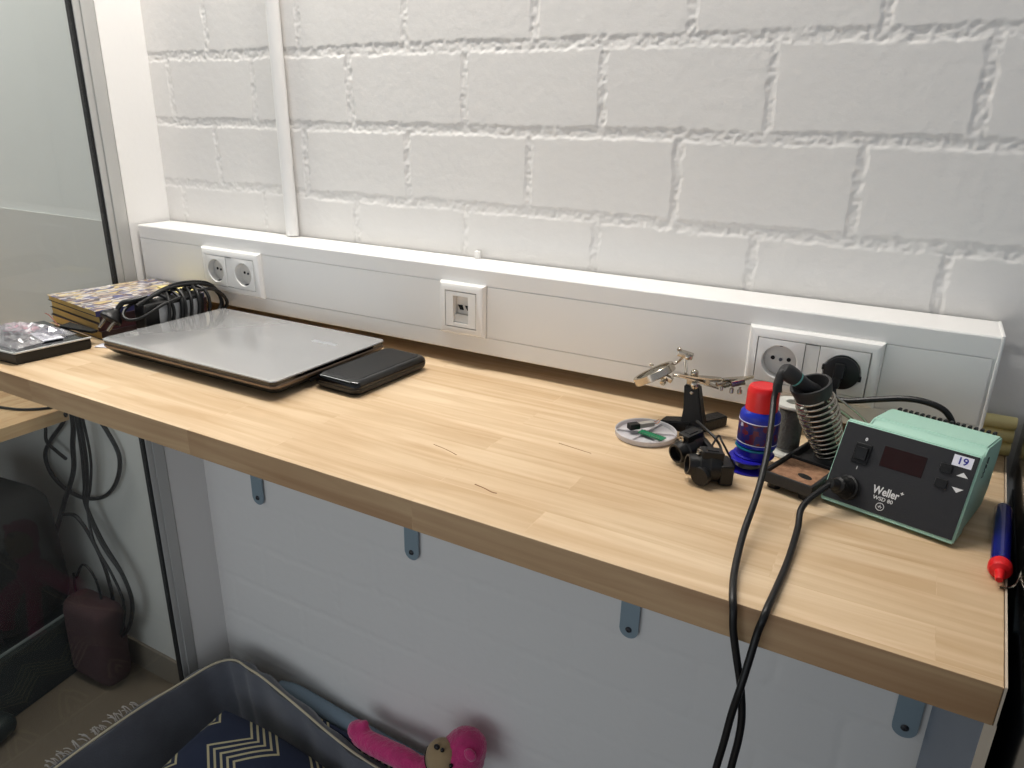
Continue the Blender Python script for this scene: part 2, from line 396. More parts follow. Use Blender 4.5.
# glass partition with aluminium frame
win = thing('window_1', '', '', (-.015, -.1, FZ)); del win['label']; del win['category']; struct(win)
bm = bmesh.new(); box(bm, (-.010, -.1065, (FZ+CZ)/2), (.024, .025, CZ-FZ), None, .0012); box(bm, (-.0115, -.1250, (FZ+CZ)/2), (.019, .0125, CZ-FZ), None, .0008)
box(bm, (-.021, -1.35, FZ+.02), (.046, 2.44, .04)); mk('window_frame', bm, M_alu, win)
mk('gasket', bx((-.0210, -.1330, FZ+.04), (-.0045, -.1312, CZ)), M_gasket, win, 0)
mk('pane', bx((-.016, -2.58, FZ+.04), (-.008, -.1325, CZ)), M_glass, win, 0)

# surface conduit on the wall above the duct
bm = bmesh.new(); tube(bm, [(.359, -.0125, .157), (.3545, -.0125, .56), (.350, -.0125, .95), (.346, -.0125, 1.39)], .0115, seg=12, n=4)
cd = tag(mk('wall_conduit', bm, M_duct), 'thin white round cable conduit running up the block wall from the duct', 'conduit'); recenter(cd, (.359, -.0125, .157))

# ------------------------------------------------------------------ worktop, support, brackets
desk = [(0.003, -.0015), (1.4985, -.0015), (1.4725, -.471), (0.003, -.471)]
wt = thing('worktop', 'long light beech worktop fixed along the white block wall', 'worktop', (.75, -.24, -.035))
bm = bmesh.new(); prism(bm, desk, -.0345, 0, .0012, 2)
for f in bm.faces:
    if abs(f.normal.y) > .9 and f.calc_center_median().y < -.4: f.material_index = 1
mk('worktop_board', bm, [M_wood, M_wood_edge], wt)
bm = bmesh.new(); prism(bm, [(1.4989, -.002), (1.5005, -.002), (1.4745, -.4712), (1.4729, -.4712)], -.0345, .0004); mk('edge_band', bm, M_edge, wt, 0)['label'] = 'thin cream edge band'
def mark(pts, r):  # small knots / scratches lying in the surface
    return T([(x, y, .00005) for x, y in pts], r, seg=6, n=4)
for pts, r in (([(.905, -.348), (.925, -.352), (.944, -.358)], .0004), ([(1.000, -.408), (1.012, -.41), (1.024, -.4135), (1.03, -.413)], .0007), ([(1.03, -.2665), (1.055, -.2700), (1.075, -.2725)], .0004)):
    k = mk('crack_mark', mark(pts, r), M_scratch, wt); k['label'] = 'short dark crack in the beech surface'
sp = thing('support_panel', 'blue grey upright panel carrying the right end of the beech worktop', 'panel', (1.49, -.24, FZ))
bm = bmesh.new(); prism(bm, [(1.4925, -.03), (1.500, -.03), (1.4755, -.4675), (1.468, -.4675)], FZ, -.0347); mk('panel_board', bm, M_panel, sp, 0)
bm = bmesh.new(); prism(bm, [(1.468, -.4677), (1.4755, -.4677), (1.4754, -.4695), (1.4679, -.4695)], FZ, -.0347); mk('front_edge_band', bm, M_edge, sp, 0)

def bracket(x, lab):
    t = thing('shelf_bracket', lab, 'bracket', (x, -.002, -.20), group='steel angle brackets under the worktop')
    w, th = .0165, .004; zt, zb = -.0350, -.456
    bm = bmesh.new()
    pts = [(-w, zt), (w, zt)]+[(w*math.cos(a), zb+w+w*math.sin(a)) for a in [-(i/10)*math.pi for i in range(0, 11)]]
    f = [bm.verts.new((x+p, -.0035, z)) for p, z in pts]; g = [bm.verts.new((x+p, -.0035-th, z)) for p, z in pts]
    bm.faces.new(f); bm.faces.new(g[::-1]); n = len(f)
    for i in range(n): bm.faces.new((f[i], f[(i+1) % n], g[(i+1) % n], g[i]))
    bmesh.ops.bevel(bm, geom=bm.edges[:], offset=.0007, segments=2, affect='EDGES')
    box(bm, (x, -.17, zt-.0025), (2*w, .33, .004), None, .001)
    box(bm, (x, -.008, zt-.012), (2*w*.6, .012, .014), Euler((R(45), 0, 0)), .001)
    mk('bracket_strap', bm, M_steel, t)
    bm = bmesh.new(); lathe(bm, [(0, 0), (.0055, 0), (.0055, .001), (.0035, .003), (.0018, .0032), (.0018, .0018), (0, .0018)], (x, -.0075, zb+.0175), (0, -1, 0), 16)
    mk('screw', bm, M_screw, t)
for x, lab in ((.180, 'steel bracket under the worktop nearest the glass partition'), (.603, 'steel bracket under the worktop, second from the glass partition'),
               (1.0545, 'steel bracket under the middle right of the worktop, left of the hanging black cords'), (1.4705, 'steel bracket beside the blue grey support panel, rightmost of the four')):
    bracket(x, lab)

# ------------------------------------------------------------------ cable duct and its sockets
DY = -.079; x0, x1 = .0090, 1.4595; ZT, S1, S2, ZB = .155, .1304, .0504, .0235
du = thing('cable_duct', 'white plastic cable duct running the length of the wall above the worktop', 'cable duct', (.73, -.002, ZB))
def duct_section(bm, pts, xa, xb, bev=0):
    a = [bm.verts.new((xa, y, z)) for y, z in pts]; b = [bm.verts.new((xb, y, z)) for y, z in pts]; n = len(pts)
    bm.faces.new(a); bm.faces.new(b[::-1])
    for i in range(n): bm.faces.new((a[i], b[i], b[(i+1) % n], a[(i+1) % n]))
bm = bmesh.new()
prof = [(-.0035, ZB), (-.0035, ZT)]+[(DY+.003-.003*math.sin(a), ZT-.003+.003*math.cos(a)) for a in [i/4*math.pi/2 for i in range(5)]]
prof += [(DY, S1), (DY+.0022, S1-.0004), (DY+.0022, S2+.0004), (DY, S2), (DY, ZB+.002), (DY+.002, ZB)]
duct_section(bm, prof, x0, x1); mk('duct_body', bm, M_duct, du)
mk('end_cap', bx((x1, DY-.0006, ZB-.001), (x1+.0035, -.0035, ZT+.001), .001), M_duct, du)
segs = [(x0, .1975), (.3455, .7345), (.8145, 1.1995), (1.3515, x1-.0025)]
for a, b in segs:
    mk('duct_cover', bx((a+.0006, DY-.0001, S2+.0008), (b-.0006, DY+.003, S1-.0013), .0003), M_duct, du)
mk('clip_tab', bx((.7500, -.012, ZT), (.7585, -.0035, ZT+.012), .0012), M_duct, du)

def frame_ring(bm, cx, w, h, cz, y0, d, hole_w, hole_h, slope=.006):
    def rect(hw, hh, y): return [bm.verts.new((cx+sx*hw, y, cz+sz*hh)) for sx, sz in ((-1, -1), (1, -1), (1, 1), (-1, 1))]
    r = [rect(w/2, h/2, y0), rect(w/2, h/2, y0-d*.35), rect(w/2-slope*.25, h/2-slope*.25, y0-d*.8), rect(w/2-slope*.8, h/2-slope*.8, y0-d), rect(hole_w/2, hole_h/2, y0-d), rect(hole_w/2, hole_h/2, y0)]
    for a, b in zip(r, r[1:]):
        for i in range(4): bm.faces.new((a[i], a[(i+1) % 4], b[(i+1) % 4], b[i]))
def schuko(parent, cx, cz, y0, w=.0545, plug=False):
    # central plate with a round well
    bm = bmesh.new(); rr = .0205; seg = 32; yf = y0-.0118; hw = w/2
    def ring(r, y): return [bm.verts.new((cx+r*math.cos(2*math.pi*i/seg), y, cz+r*math.sin(2*math.pi*i/seg))) for i in range(seg)]
    def sq(y):
        out = []
        for i in range(seg):
            a = 2*math.pi*i/seg; c, s = math.cos(a), math.sin(a); k = hw/max(abs(c), abs(s)); out.append(bm.verts.new((cx+c*k, y, cz+s*k)))
        return out
    rg = [sq(y0), sq(yf+.0008), ring(rr+.001, yf), ring(rr, yf+.0006), ring(rr*.985, y0+.004), ring(rr*.93, y0+.0046)]
    # slightly inset corner of the plate
    for a, b in zip(rg, rg[1:]):
        for i in range(seg): bm.faces.new((a[i], a[(i+1) % seg], b[(i+1) % seg], b[i]))
    o = mk('socket_insert', bm, M_sock, parent)
    bm = bmesh.new(); lathe(bm, [(0, .0), (rr*.96, .0), (rr*.96, .003)], (cx, y0+.0012, cz), (0, 1, 0), 32)
    mk('socket_well', bm, M_sockin, o)
    bm = bmesh.new()
    for sx in (-1, 1): cyl(bm, (cx+sx*.0095, y0+.0020, cz+.001), (cx+sx*.0095, y0+.0006, cz+.001), .0026, seg=14)
    mk('pin_holes', bm, M_dark, o)
    bm = bmesh.new()
    cyl(bm, (cx, y0+.0018, cz), (cx, y0-.0006, cz), .002, seg=12)
    for sz in (-1, 1): box(bm, (cx, y0-.003, cz+sz*(rr-.0012)), (.004, .009, .0018), None, .0004)
    mk('earth_clips', bm, M_screw, o)
for cx, lab in ((.2715, 'white double power socket in the duct above the silver laptop'), (1.2755, 'white double power socket in the duct behind the soldering iron')):
    t = thing('double_socket', lab, 'power socket', (cx, DY, .091))
    bm = bmesh.new(); frame_ring(bm, cx, .152, .081, .091, DY-.0003, .0105, .1285, .0565, .010)
    mk('socket_frame', bm, M_sock, t, 25)
    mk('middle_bar', bx((cx-.0078, DY-.0104, .0645), (cx+.0078, DY-.0003, .1175), .0005), M_sock, t)
    for s in (-1, 1): schuko(t, cx+s*.0358, .091, DY-.0003)
t = thing('network_socket', 'white two port data socket in the middle of the cable duct', 'data socket', (.7745, DY, .091))
bm = bmesh.new(); frame_ring(bm, .7745, .0805, .081, .091, DY-.0003, .0105, .0565, .0565, .010); mk('socket_frame', bm, M_sock, t, 25)
bm = bmesh.new(); frame_ring(bm, .7745, .0545, .0545, .091, DY-.0003, .0105, .027, .042, .0008); mk('central_plate', bm, M_sock, t, 25)
bm = bmesh.new(); a = box(bm, (.7745, DY+.002, .091), (.027, .002, .042)); box(bm, (.7745, DY-.0035, .0765), (.0262, .0075, .0118), Euler((R(-8), 0, 0)), .0006); box(bm, (.7745, DY+.0006, .1035), (.0262, .004, .013), None, .0005)
pl = mk('port_module', bm, M_sockin, t)
for s in (-1, 1):
    bm = bmesh.new(); xx = .7745+s*.0064
    v = [(xx-.0052, .0958), (xx+.0028, .0958), (xx+.0052, .0885), (xx-.0010, .0885)]
    f = [bm.verts.new((a_, DY-.0002, z)) for a_, z in v]; g = [bm.verts.new((a_, DY+.0014, z)) for a_, z in v]; bm.faces.new(f); bm.faces.new(g[::-1])
    for i in range(4): bm.faces.new((f[i], f[(i+1) % 4], g[(i+1) % 4], g[i]))
    mk('port', bm, M_dark, pl, 0)

# ------------------------------------------------------------------ power plug and its lead
t = thing('power_plug', 'black round mains plug and lead in the right hand wall socket', 'plug', (1.3063, -.088, .091))
px, pz = 1.3113, .091; y = DY+.001
bm = bmesh.new(); lathe(bm, [(0, 0), (.0188, 0), (.0190, .012), (.0200, .0150), (.0195, .0185), (.014, .0205), (0, .0208)], (px, y, pz), (0, -1, 0), 32)
for a in (0, math.pi): box(bm, (px+.0205*math.cos(a+R(-12)), y-.0155, pz+.0205*math.sin(a+R(-12))), (.004, .005, .006), None, .0005)
mk('plug_body', bm, M_black, t)
bm = bmesh.new(); box(bm, (px-.002, y-.0240, pz+.004), (.0115, .0100, .018), Euler((R(-10), 0, 0)), .002); box(bm, (px-.004, y-.0260, pz-.010), (.0105, .011, .0125), Euler((R(-10), R(8), 0)), .002)
mk('plug_grip', bm, M_black, t)
mk('mains_lead', T([(1.307, -.105, .080), (1.307, -.108, .071), (1.3115, -.113, .0655), (1.325, -.118, .0665), (1.352, -.120, .0745), (1.380, -.122, .082), (1.402, -.124, .083), (1.420, -.126, .078), (1.430, -.128, .066), (1.434, -.131, .052)], .0034), M_cable, t)

# ------------------------------------------------------------------ soldering station
YAW = math.atan2(-.032, .121)
SO = Vector((1.3225, -.2555, 0))
st = thing('soldering_station', 'mint green soldering station with a sloping charcoal front panel', 'soldering station', SO, YAW)
MS = ROOTM[st.name]
W = .123
# side profile (d, z) of housing
def sw(bm, pts, xa, xb):
    a = [bm.verts.new((xa, d, z)) for d, z in pts]; b = [bm.verts.new((xb, d, z)) for d, z in pts]; n = len(pts)
    bm.faces.new(a); bm.faces.new(b[::-1])
    for i in range(n): bm.faces.new((a[i], b[i], b[(i+1) % n], a[(i+1) % n]))
bm = bmesh.new()
F0 = Vector((0, 0, .004)); F1 = Vector((0, .040, .080)); FD = (F1-F0).normalized(); FN = Vector((0, -FD.z, FD.y))
lip = [(0, .004), (.040, .080), (.046, .0805), (.0485, .077), (.030, .0035)]
sw(bm, lip, 0, W)
bmesh.ops.bevel(bm, geom=bm.edges[:], offset=.0012, segments=2, affect='EDGES')
bm2 = bmesh.new()
body = [(.018, .0045), (.0475, .0760), (.0545, .0800), (.058, .0845), (.117, .0770), (.123, .0730), (.125, .06), (.118, .018), (.104, .0045)]
a = []; b = []
for d, z in body:
    k = max(0, (z-.02)/.065); a.append(bm2.verts.new((.003+.017*k, d, z))); b.append(bm2.verts.new((W-.001+.001*k, d, z)))
bm2.faces.new(a); bm2.faces.new(b[::-1]); n = len(body)
for i in range(n): bm2.faces.new((a[i], b[i], b[(i+1) % n], a[(i+1) % n]))
bmesh.ops.bevel(bm2, geom=bm2.edges[:], offset=.0016, segments=2, affect='EDGES')
me = bpy.data.meshes.new('x'); bm2.to_mesh(me); bm2.free(); bm.from_mesh(me); bpy.data.meshes.remove(me)
mk('housing', bm, M_mint, st, world=False)
bm = bmesh.new()
for i in range(17):
    box(bm, (.026+i*.0056, .1195, .0762), (.0030, .008, .0050), Euler((R(-8), 0, 0)), .0006)
mk('vent_ribs', bm, M_black, st, world=False)
for sx in (.012, W-.012):
    for d in (.022, .09): mk('rubber_foot', CY((sx, d, 0), (sx, d, .0055), .005, seg=14), M_black, st, world=False)
# front panel frame: u to the right, v up the slope
PC = (F0+F1)/2+Vector((W/2, 0, 0)); HP = (F1-F0).length
MP = Matrix(((1, 0, 0, 0), (0, FD.y, FN.y, 0), (0, FD.z, FN.z, 0), (0, 0, 0, 1))); MP = Matrix.Translation(PC) @ MP
def onpanel(bm): bm.transform(MP); return bm
HP2 = HP/2; WP2 = W/2
fp = mk('front_panel', onpanel(B((-.0004, .0012, .0006), (W-.0030, HP-.0052, .0014), None, .0005)), M_front, st, world=False)
zf = .0014
mk('display', onpanel(B((.000, .0175, zf), (.0385, .0205, .0007), None, .0002)), M_disp, fp, world=False)
sw_ = mk('power_switch', onpanel(B((-.0375, .0135, zf+.0008), (.0155, .0205, .0022), None, .0008)), M_black, fp, world=False)
bm = B((-.0375, .0135, zf+.0030), (.0115, .0125, .0042), Euler((R(9), 0, 0)), .0008)
mk('rocker', onpanel(bm), M_black, sw_, world=False)
for v, u in ((.0235, .0365), (.0085, .0365)): mk('button', onpanel(B((u, v, zf+.0010), (.0105, .0082, .0024), None, .0008)), M_black, fp, world=False)
mk('sticker', onpanel(B((.0475, .0335, zf+.0001), (.0165, .0105, .0003))), M_sticker, fp, 0, world=False)
mk('sticker_number', onpanel(text_bm('19', .0095, Matrix.Translation((.0475, .0335, zf+.0004)), .0001, .0002)), M_blueprint, fp, 0, world=False)
def tri_bm(u, v, s):
    bm = bmesh.new(); p = [(u-.0048, v-s*.0020), (u+.0048, v-s*.0020), (u, v+s*.0024)]
    if s < 0: p = p[::-1]
    prism(bm, p, zf-.0001, zf+.0002); return bm
mk('arrow_up', onpanel(tri_bm(.0510, .0215, 1)), M_print, fp, 0, world=False)
mk('arrow_down', onpanel(tri_bm(.0505, .0065, -1)), M_print, fp, 0, world=False)
mk('switch_print', onpanel(text_bm('0', .0045, Matrix.Translation((-.0375, .0285, zf+.0001)), .0001, .0002)), M_print, fp, 0, world=False)
mk('switch_print', onpanel(text_bm('I', .0045, Matrix.Translation((-.0375, -.0015, zf+.0001)), .0001, .0001)), M_print, fp, 0, world=False)
mk('brand_print', onpanel(text_bm('Weller', .0098, Matrix.Translation((-.0050, -.0165, zf+.0001)) @ Matrix.Diagonal((.86, 1.12, 1, 1)), .0001, .00022)), M_print, fp, 0, world=False)
mk('brand_print', onpanel(text_bm('+', .0055, Matrix.Translation((.0088, -.0128, zf+.0001)), .0001, .0002)), M_print, fp, 0, world=False)
mk('model_print', onpanel(text_bm('WSD 80', .0052, Matrix.Translation((-.0055, -.0238, zf+.0001)), .0001, .00005)), M_print, fp, 0, world=False)
bm = bmesh.new(); c = [(-.0060+.0036*math.cos(2*math.pi*i/20), -.0312+.0036*math.sin(2*math.pi*i/20), zf+.0001) for i in range(20)]
tube(bm, c, .00035, seg=5, closed=True, smooth=False)
tube(bm, [(-.0080, -.0312, zf+.0001), (-.0040, -.0312, zf+.0001)], .0003, seg=5, smooth=False); tube(bm, [(-.0070, -.0327, zf+.0001), (-.0060, -.0292, zf+.0001), (-.0050, -.0327, zf+.0001)], .0003, seg=5, smooth=False)
mk('round_mark', onpanel(bm), M_print, fp, 0, world=False)
# side lettering
ms = Matrix(((0, 0, 1, W+.0006), (1, 0, 0, .062), (0, 1, 0, .062), (0, 0, 0, 1)))
mk('side_print', text_bm('WSD', .010, ms @ Matrix.Rotation(R(60), 4, 'Z'), .0002), M_greyprint, st, 0, world=False)
# connector on the panel
bm = bmesh.new(); prof = [(0, 0), (.0125, 0), (.0125, .003), (.0105, .004)]
for i in range(7): prof += [(.0112-.0004*i, .004+i*.0018), (.0112-.0004*i, .0048+i*.0018), (.0090-.0003*i, .0050+i*.0018), (.0090-.0003*i, .0056+i*.0018)]
prof += [(.0085, .017), (.0062, .019), (.0052, .028), (0, .028)]
cpos = MP @ Vector((-.0385, -.0235, zf)); axl = (FN+Vector((-.40, 0, -.10))).normalized()
lathe(bm, prof, cpos, axl, 24)
mk('iron_connector', bm, M_iron, fp, world=False)
CE = MS @ (cpos+axl*.024)

# ------------------------------------------------------------------ iron stand
TY = R(-16)
TO = Vector((1.2625, -.2535, 0))
stand = thing('iron_stand', 'dark soldering iron stand with coil holder and sponge tray', 'iron stand', TO, TY)
MT = ROOTM[stand.name]; TW = .0545; TL = .128
bm = bmesh.new()
box(bm, (TW/2, TL/2, .0095), (TW, TL, .004), None, .001)
box(bm, (TW/2, .0016, .0140), (TW, .0036, .012), None, .001); box(bm, (.0016, TL/2, .0140), (.0036, TL, .012), None, .001)
box(bm, (TW-.0016, TL/2, .0140), (.0036, TL, .012), None, .001); box(bm, (TW/2, TL-.0016, .0140), (TW, .0036, .012), None, .001)
box(bm, (TW/2, .062, .0140), (TW-.004, .0030, .010), None, .0008)
mk('tray', bm, M_tray, stand, world=False)
for a in (.010, TW-.010):
    for b in (.012, TL-.012): mk('rubber_foot', CY((a, b, 0), (a, b, .0078), .007, seg=16), M_black, stand, world=False)
bm = bmesh.new(); prism(bm, [(.0045, .0045), (TW-.0045, .0045), (TW-.0045, .0585), (.0045, .0585)], .0116, .0172, .001)
mk('sponge', bm, M_sponge, stand, world=False)
bm = bmesh.new(); ell(bm, (.036, .024, .0172), (.0085, .0050, .0006), Euler((0, 0, R(-20)))); mk('burn_hole', bm, M_dark, stand, world=False)['label'] = 'black burn hole in the sponge'
# coil holder
K0 = Vector((1.3200, -.1700, .018)); K1 = Vector((1.2935, -.1905, .0925)); AX = (K1-K0).normalized()
bm = bmesh.new(); lathe(bm, [(0, 0), (.021, 0), (.019, .006), (.0165, .008), (0, .008)], K0-AX*.008, (0, 0, 1), 28); mk('coil_socket', bm, M_tray, stand)
MK = Matrix.Translation(K0) @ frame_z(AX); LK = (K1-K0).length; turns = 12; pts = []
for i in range(int(turns*26)+1):
    u = i/(turns*26); r = .0140+.0065*min(1, u*1.6)-.0012*max(0, u-.75)*4; a = 2*math.pi*turns*u
    pts.append(MK @ Vector((r*math.cos(a), r*math.sin(a), u*LK*.97)))
bm = bmesh.new(); tube(bm, pts, .0016, seg=8, smooth=False); mk('wire_coil', bm, M_coil, stand, 60)
bm = bmesh.new(); tube(bm, [K1+Vector((.0180, .012, .0)), K0+Vector((.030, .012, .04)), K0+Vector((.034, .010, .012)), K0+Vector((.03, .006, .0))], .0012, seg=8, n=6); mk('wire_strut', bm, M_coil, stand)
bm = bmesh.new(); lathe(bm, [(.0160, -.004), (.0190, -.003), (.0205, .004), (.0218, .010), (.0213, .0125), (.0188, .0125), (.0178, .010), (.0165, .004), (.0140, -.003), (.0160, -.004)], K1, AX, 36)
mk('funnel_ring', bm, M_funnel, stand)
# inner ceramic tube visible between the coils
bm = bmesh.new(); lathe(bm, [(0, 0), (.0085, 0), (.0115, LK*.9), (.0150, LK*.95), (.0145, LK*.96), (.010, LK*.9), (0, LK*.88)], K0, AX, 24); mk('inner_sleeve', bm, M_iron, stand)

# iron handle
IA = (Vector((1.2615, -.2130, .1190))-K1); IA.normalize()
I0 = K1+AX*.004-IA*.012
iron = thing('soldering_iron', 'soldering iron resting in the coil holder, black handle with teal ring', 'soldering iron', K1)
LI = .058
bm = bmesh.new(); lathe(bm, [(0, 0), (.0070, 0), (.0082, .006), (.0088, .012), (.0078, .016), (.0074, .024), (.0079, .032), (.0080, .036), (0, .036)], I0, IA, 28); mk('handle', bm, M_funnel, iron)
bm = bmesh.new(); lathe(bm, [(.0070, .0345), (.0084, .0350), (.0086, .0362), (.0084, .0372), (.0070, .0377)], I0, IA, 28); mk('colour_ring', bm, M_teal, iron)['label'] = 'thin teal ring'
E1 = I0+IA*.037
bm = bmesh.new(); lathe(bm, [(0, 0), (.0085, 0), (.0092, .004), (.0094, .010), (.0088, .0155), (.0062, .0195), (0, .0205)], E1, IA, 28)
E2 = E1+IA*.014; tube(bm, [E2, E2+Vector((-.004, -.004, -.002)), E2+Vector((-.006, -.006, -.014)), E2+Vector((-.005, -.008, -.022))], .0048, seg=12)
mk('end_boot', bm, M_funnel, iron)
bm = bmesh.new(); cyl(bm, I0-IA*.001, I0-IA*.050, .0026, .0020); mk('iron_tip', bm, M_chrome, iron)
c0 = E2+Vector((-.0055, -.007, -.012))
p1 = [c0, c0+Vector((-.001, -.008, -.014)), (1.263, -.245, .078), (1.269, -.285, .052), (1.272, -.330, .031), (1.273, -.385, .0145), (1.278, -.435, .0065), (1.284, -.466, .0045), (1.288, -.4775, -.002), (1.2905, -.479, -.020), (1.296, -.4785, -.045), (1.3025, -.4780, -.072), (1.307, -.4780, -.100), (1.3075, -.478, -.125), (1.3055, -.478, -.155), (1.300, -.478, -.24), (1.290, -.478, -.40), (1.275, -.478, -.60), (1.26, -.45, -.80), (1.25, -.40, -.99), (1.22, -.33, -1.13)]
mk('iron_cord', T(p1, .0032, seg=12), M_cable, iron)
p2 = [CE-Vector((0, 0, 0)), CE+Vector((-.006, -.006, -.003)), (1.312, -.308, .017), (1.3135, -.340, .0085), (1.3145, -.390, .0042), (1.3135, -.440, .0040), (1.3125, -.468, .0044), (1.3115, -.4785, -.001), (1.309, -.4795, -.015), (1.3065, -.4830, -.040), (1.3035, -.4865, -.068), (1.3000, -.4860, -.095), (1.2970, -.4855, -.13), (1.2930, -.4850, -.17), (1.285, -.485, -.26), (1.27, -.485, -.42), (1.25, -.48, -.62), (1.235, -.45, -.82), (1.22, -.40, -1.0), (1.19, -.31, -1.135)]
mk('connector_cord', T(p2, .0031, seg=12), M_cable, st)

# ------------------------------------------------------------------ flux bottle and spools
t = thing('wick_spool', 'small blue spool of silver wire standing under the blue bottle', 'spool', (1.2400, -.2130, 0))
o3 = (1.2400, -.2130, 0)
bm = bmesh.new(); lathe(bm, [(.0, 0), (.0235, 0), (.0238, .0010), (.0235, .0018), (.008, .0018), (.008, .0122), (.0210, .0122), (.0218, .0132), (.0210, .0142), (0, .0142)], o3, seg=40); mk('spool_flanges', bm, M_dblue, t)
bm = bmesh.new(); prof = [(.008, .0022)]
for i in range(5): prof += [(.0125, .0030+i*.0019), (.0135, .0038+i*.0019)]
prof += [(.008, .0120)]; lathe(bm, prof, o3, seg=32); mk('wound_wire', bm, M_wick, t)
o4 = (1.2440, -.2050, .0143)
t = thing('spool_case', 'flat dark blue and teal spool case under the blue bottle with red cap', 'spool', o4)
bm = bmesh.new(); lathe(bm, [(0, 0), (.0215, 0), (.0222, .0015), (.0195, .0025), (.0195, .0095), (0, .0095)], o4, seg=40); mk('case_body', bm, M_dblue, t)
bm = bmesh.new(); lathe(bm, [(.0, .0097), (.0208, .0097), (.0216, .0108), (.0212, .0120), (0, .0120)], o4, seg=40); mk('case_lid', bm, M_tealp, t)['label'] = 'teal lid'
o5 = (1.2450, -.2040, .0265)
t = thing('flux_bottle', 'small blue plastic bottle with a red cap left of the iron stand', 'bottle', o5)
bm = bmesh.new(); lathe(bm, [(0, 0), (.0195, 0), (.0217, .0015), (.0217, .0345), (.0210, .0390), (.0180, .0425), (0, .0425)], o5, seg=48); mk('bottle_body', bm, M_blue, t)
bm = bmesh.new(); lathe(bm, [(.0205, .0055), (.0219, .0060), (.0219, .0300), (.0205, .0305)], o5, seg=48); mk('bottle_label', bm, M_label, t)
bm = bmesh.new(); lathe(bm, [(.0216, .0300), (.0221, .0302), (.0221, .0308), (.0216, .0310)], o5, seg=48); mk('label_line', bm, M_sticker, t); bm = bmesh.new(); lathe(bm, [(.0216, .0052), (.0221, .0054), (.0221, .0060), (.0216, .0062)], o5, seg=48); mk('label_line', bm, M_sticker, t)
bm = bmesh.new(); lathe(bm, [(0, .0425), (.0173, .0425), (.0172, .0630), (.0165, .0670), (.0150, .0695), (.0130, .0703), (.0120, .0697), (0, .0697)], o5, seg=48)
mk('cap', bm, M_red, t)['label'] = 'red screw cap'
# grey solder reel behind
t = thing('solder_reel', 'white plastic reel of grey solder wire behind the blue bottle', 'spool', (1.2705, -.1480, 0))
o6 = (1.2705, -.1480, 0)
bm = bmesh.new(); lathe(bm, [(.006, 0), (.0215, 0), (.0220, .0015), (.0205, .0040), (.011, .0055), (.011, .058), (.0205, .0600), (.0212, .0615), (.0205, .0635), (.0080, .0640), (.0070, .0610), (.006, .0)], o6, seg=40); mk('reel', bm, M_wspool, t)
bm = bmesh.new(); prof = [(.0112, .0075)]
for i in range(24): prof += [(.0133, .0080+i*.0020), (.0138, .0088+i*.0020)]
prof += [(.0112, .0570)]; lathe(bm, prof, o6, seg=36); mk('wound_solder', bm, M_solder, t)

# ------------------------------------------------------------------ helping hand
hp = thing('helping_hand', 'soldering helping hand with magnifier on a black cast iron base', 'helping hand', (1.1600, -.1460, 0))
bm = bmesh.new()
def bar(bm, a, b, w, h0, h1):
    a = Vector(a); b = Vector(b); d = (b-a); s = Vector((-d.y, d.x, 0)).normalized()
    lo = [a+s*w/2, a-s*w/2, b-s*w*.42, b+s*w*.42]
    v0 = [bm.verts.new((p.x, p.y, 0)) for p in lo]; v1 = [bm.verts.new((p.x, p.y, h)) for p, h in zip(lo, (h0, h0, h1, h1))]
    fs = [bm.faces.new(v0[::-1]), bm.faces.new(v1)]+[bm.faces.new((v0[i], v0[(i+1) % 4], v1[(i+1) % 4], v1[i])) for i in range(4)]
    bmesh.ops.bevel(bm, geom=list({e for f in fs for e in f.edges}), offset=.0014, segments=2, affect='EDGES')
bar(bm, (1.158, -.146, 0), (1.117, -.142, 0), .024, .016, .008)
bar(bm, (1.158, -.146, 0), (1.183, -.101, 0), .022, .015, .014)
bar(bm, (1.158, -.146, 0), (1.183, -.205, 0), .021, .012, .008)
mk('cast_base', bm, M_iron, hp)
bm = bmesh.new()
rr = [((1.1585, -.1455, .008), .0150, .010), ((1.1560, -.1440, .030), .0112, .0085), ((1.1510, -.1420, .060), .0092, .007)]
rings = []
for c, a, b in rr:
    rings.append([bm.verts.new(Vector(c)+Vector((a*sx, b*sy, 0))) for sx, sy in ((-1, -1), (1, -1), (1, 1), (-1, 1))])
bm.faces.new(rings[0][::-1]); bm.faces.new(rings[-1])
for a, b in zip(rings, rings[1:]):
    for i in range(4): bm.faces.new((a[i], a[(i+1) % 4], b[(i+1) % 4], b[i]))
bmesh.ops.bevel(bm, geom=bm.edges[:], offset=.0015, segments=2, affect='EDGES')
mk('post', bm, M_iron, hp)
bm = bmesh.new(); ell(bm, (1.1525, -.1498, .052), (.0025, .0015, .0025)); mk('post_rivet', bm, M_chrome, hp)
def knob(bm, c, ax, r=.0036, h=.008):
    lathe(bm, [(0, 0), (r*.5, 0), (r*.5, h*.3), (r, h*.4), (r*1.05, h*.9), (r*.6, h), (0, h)], c, ax, 14)
J0 = Vector((1.1505, -.1450, .0665))
bm = bmesh.new(); box(bm, J0, (.013, .008, .010), Euler((0, 0, R(10))), .0015); knob(bm, J0+Vector((.004, -.004, -.002)), (.3, -1, -.1), .0042, .009); ell(bm, J0+Vector((.002, 0, .010)), (.0048, .0048, .0048))
mk('joint_block', bm, M_chrome, hp)
bm = bmesh.new(); cyl(bm, J0+Vector((-.024, -.004, .0035)), J0+Vector((.045, .004, .0045)), .0019, seg=12)
mk('cross_bar', bm, M_chrome, hp)
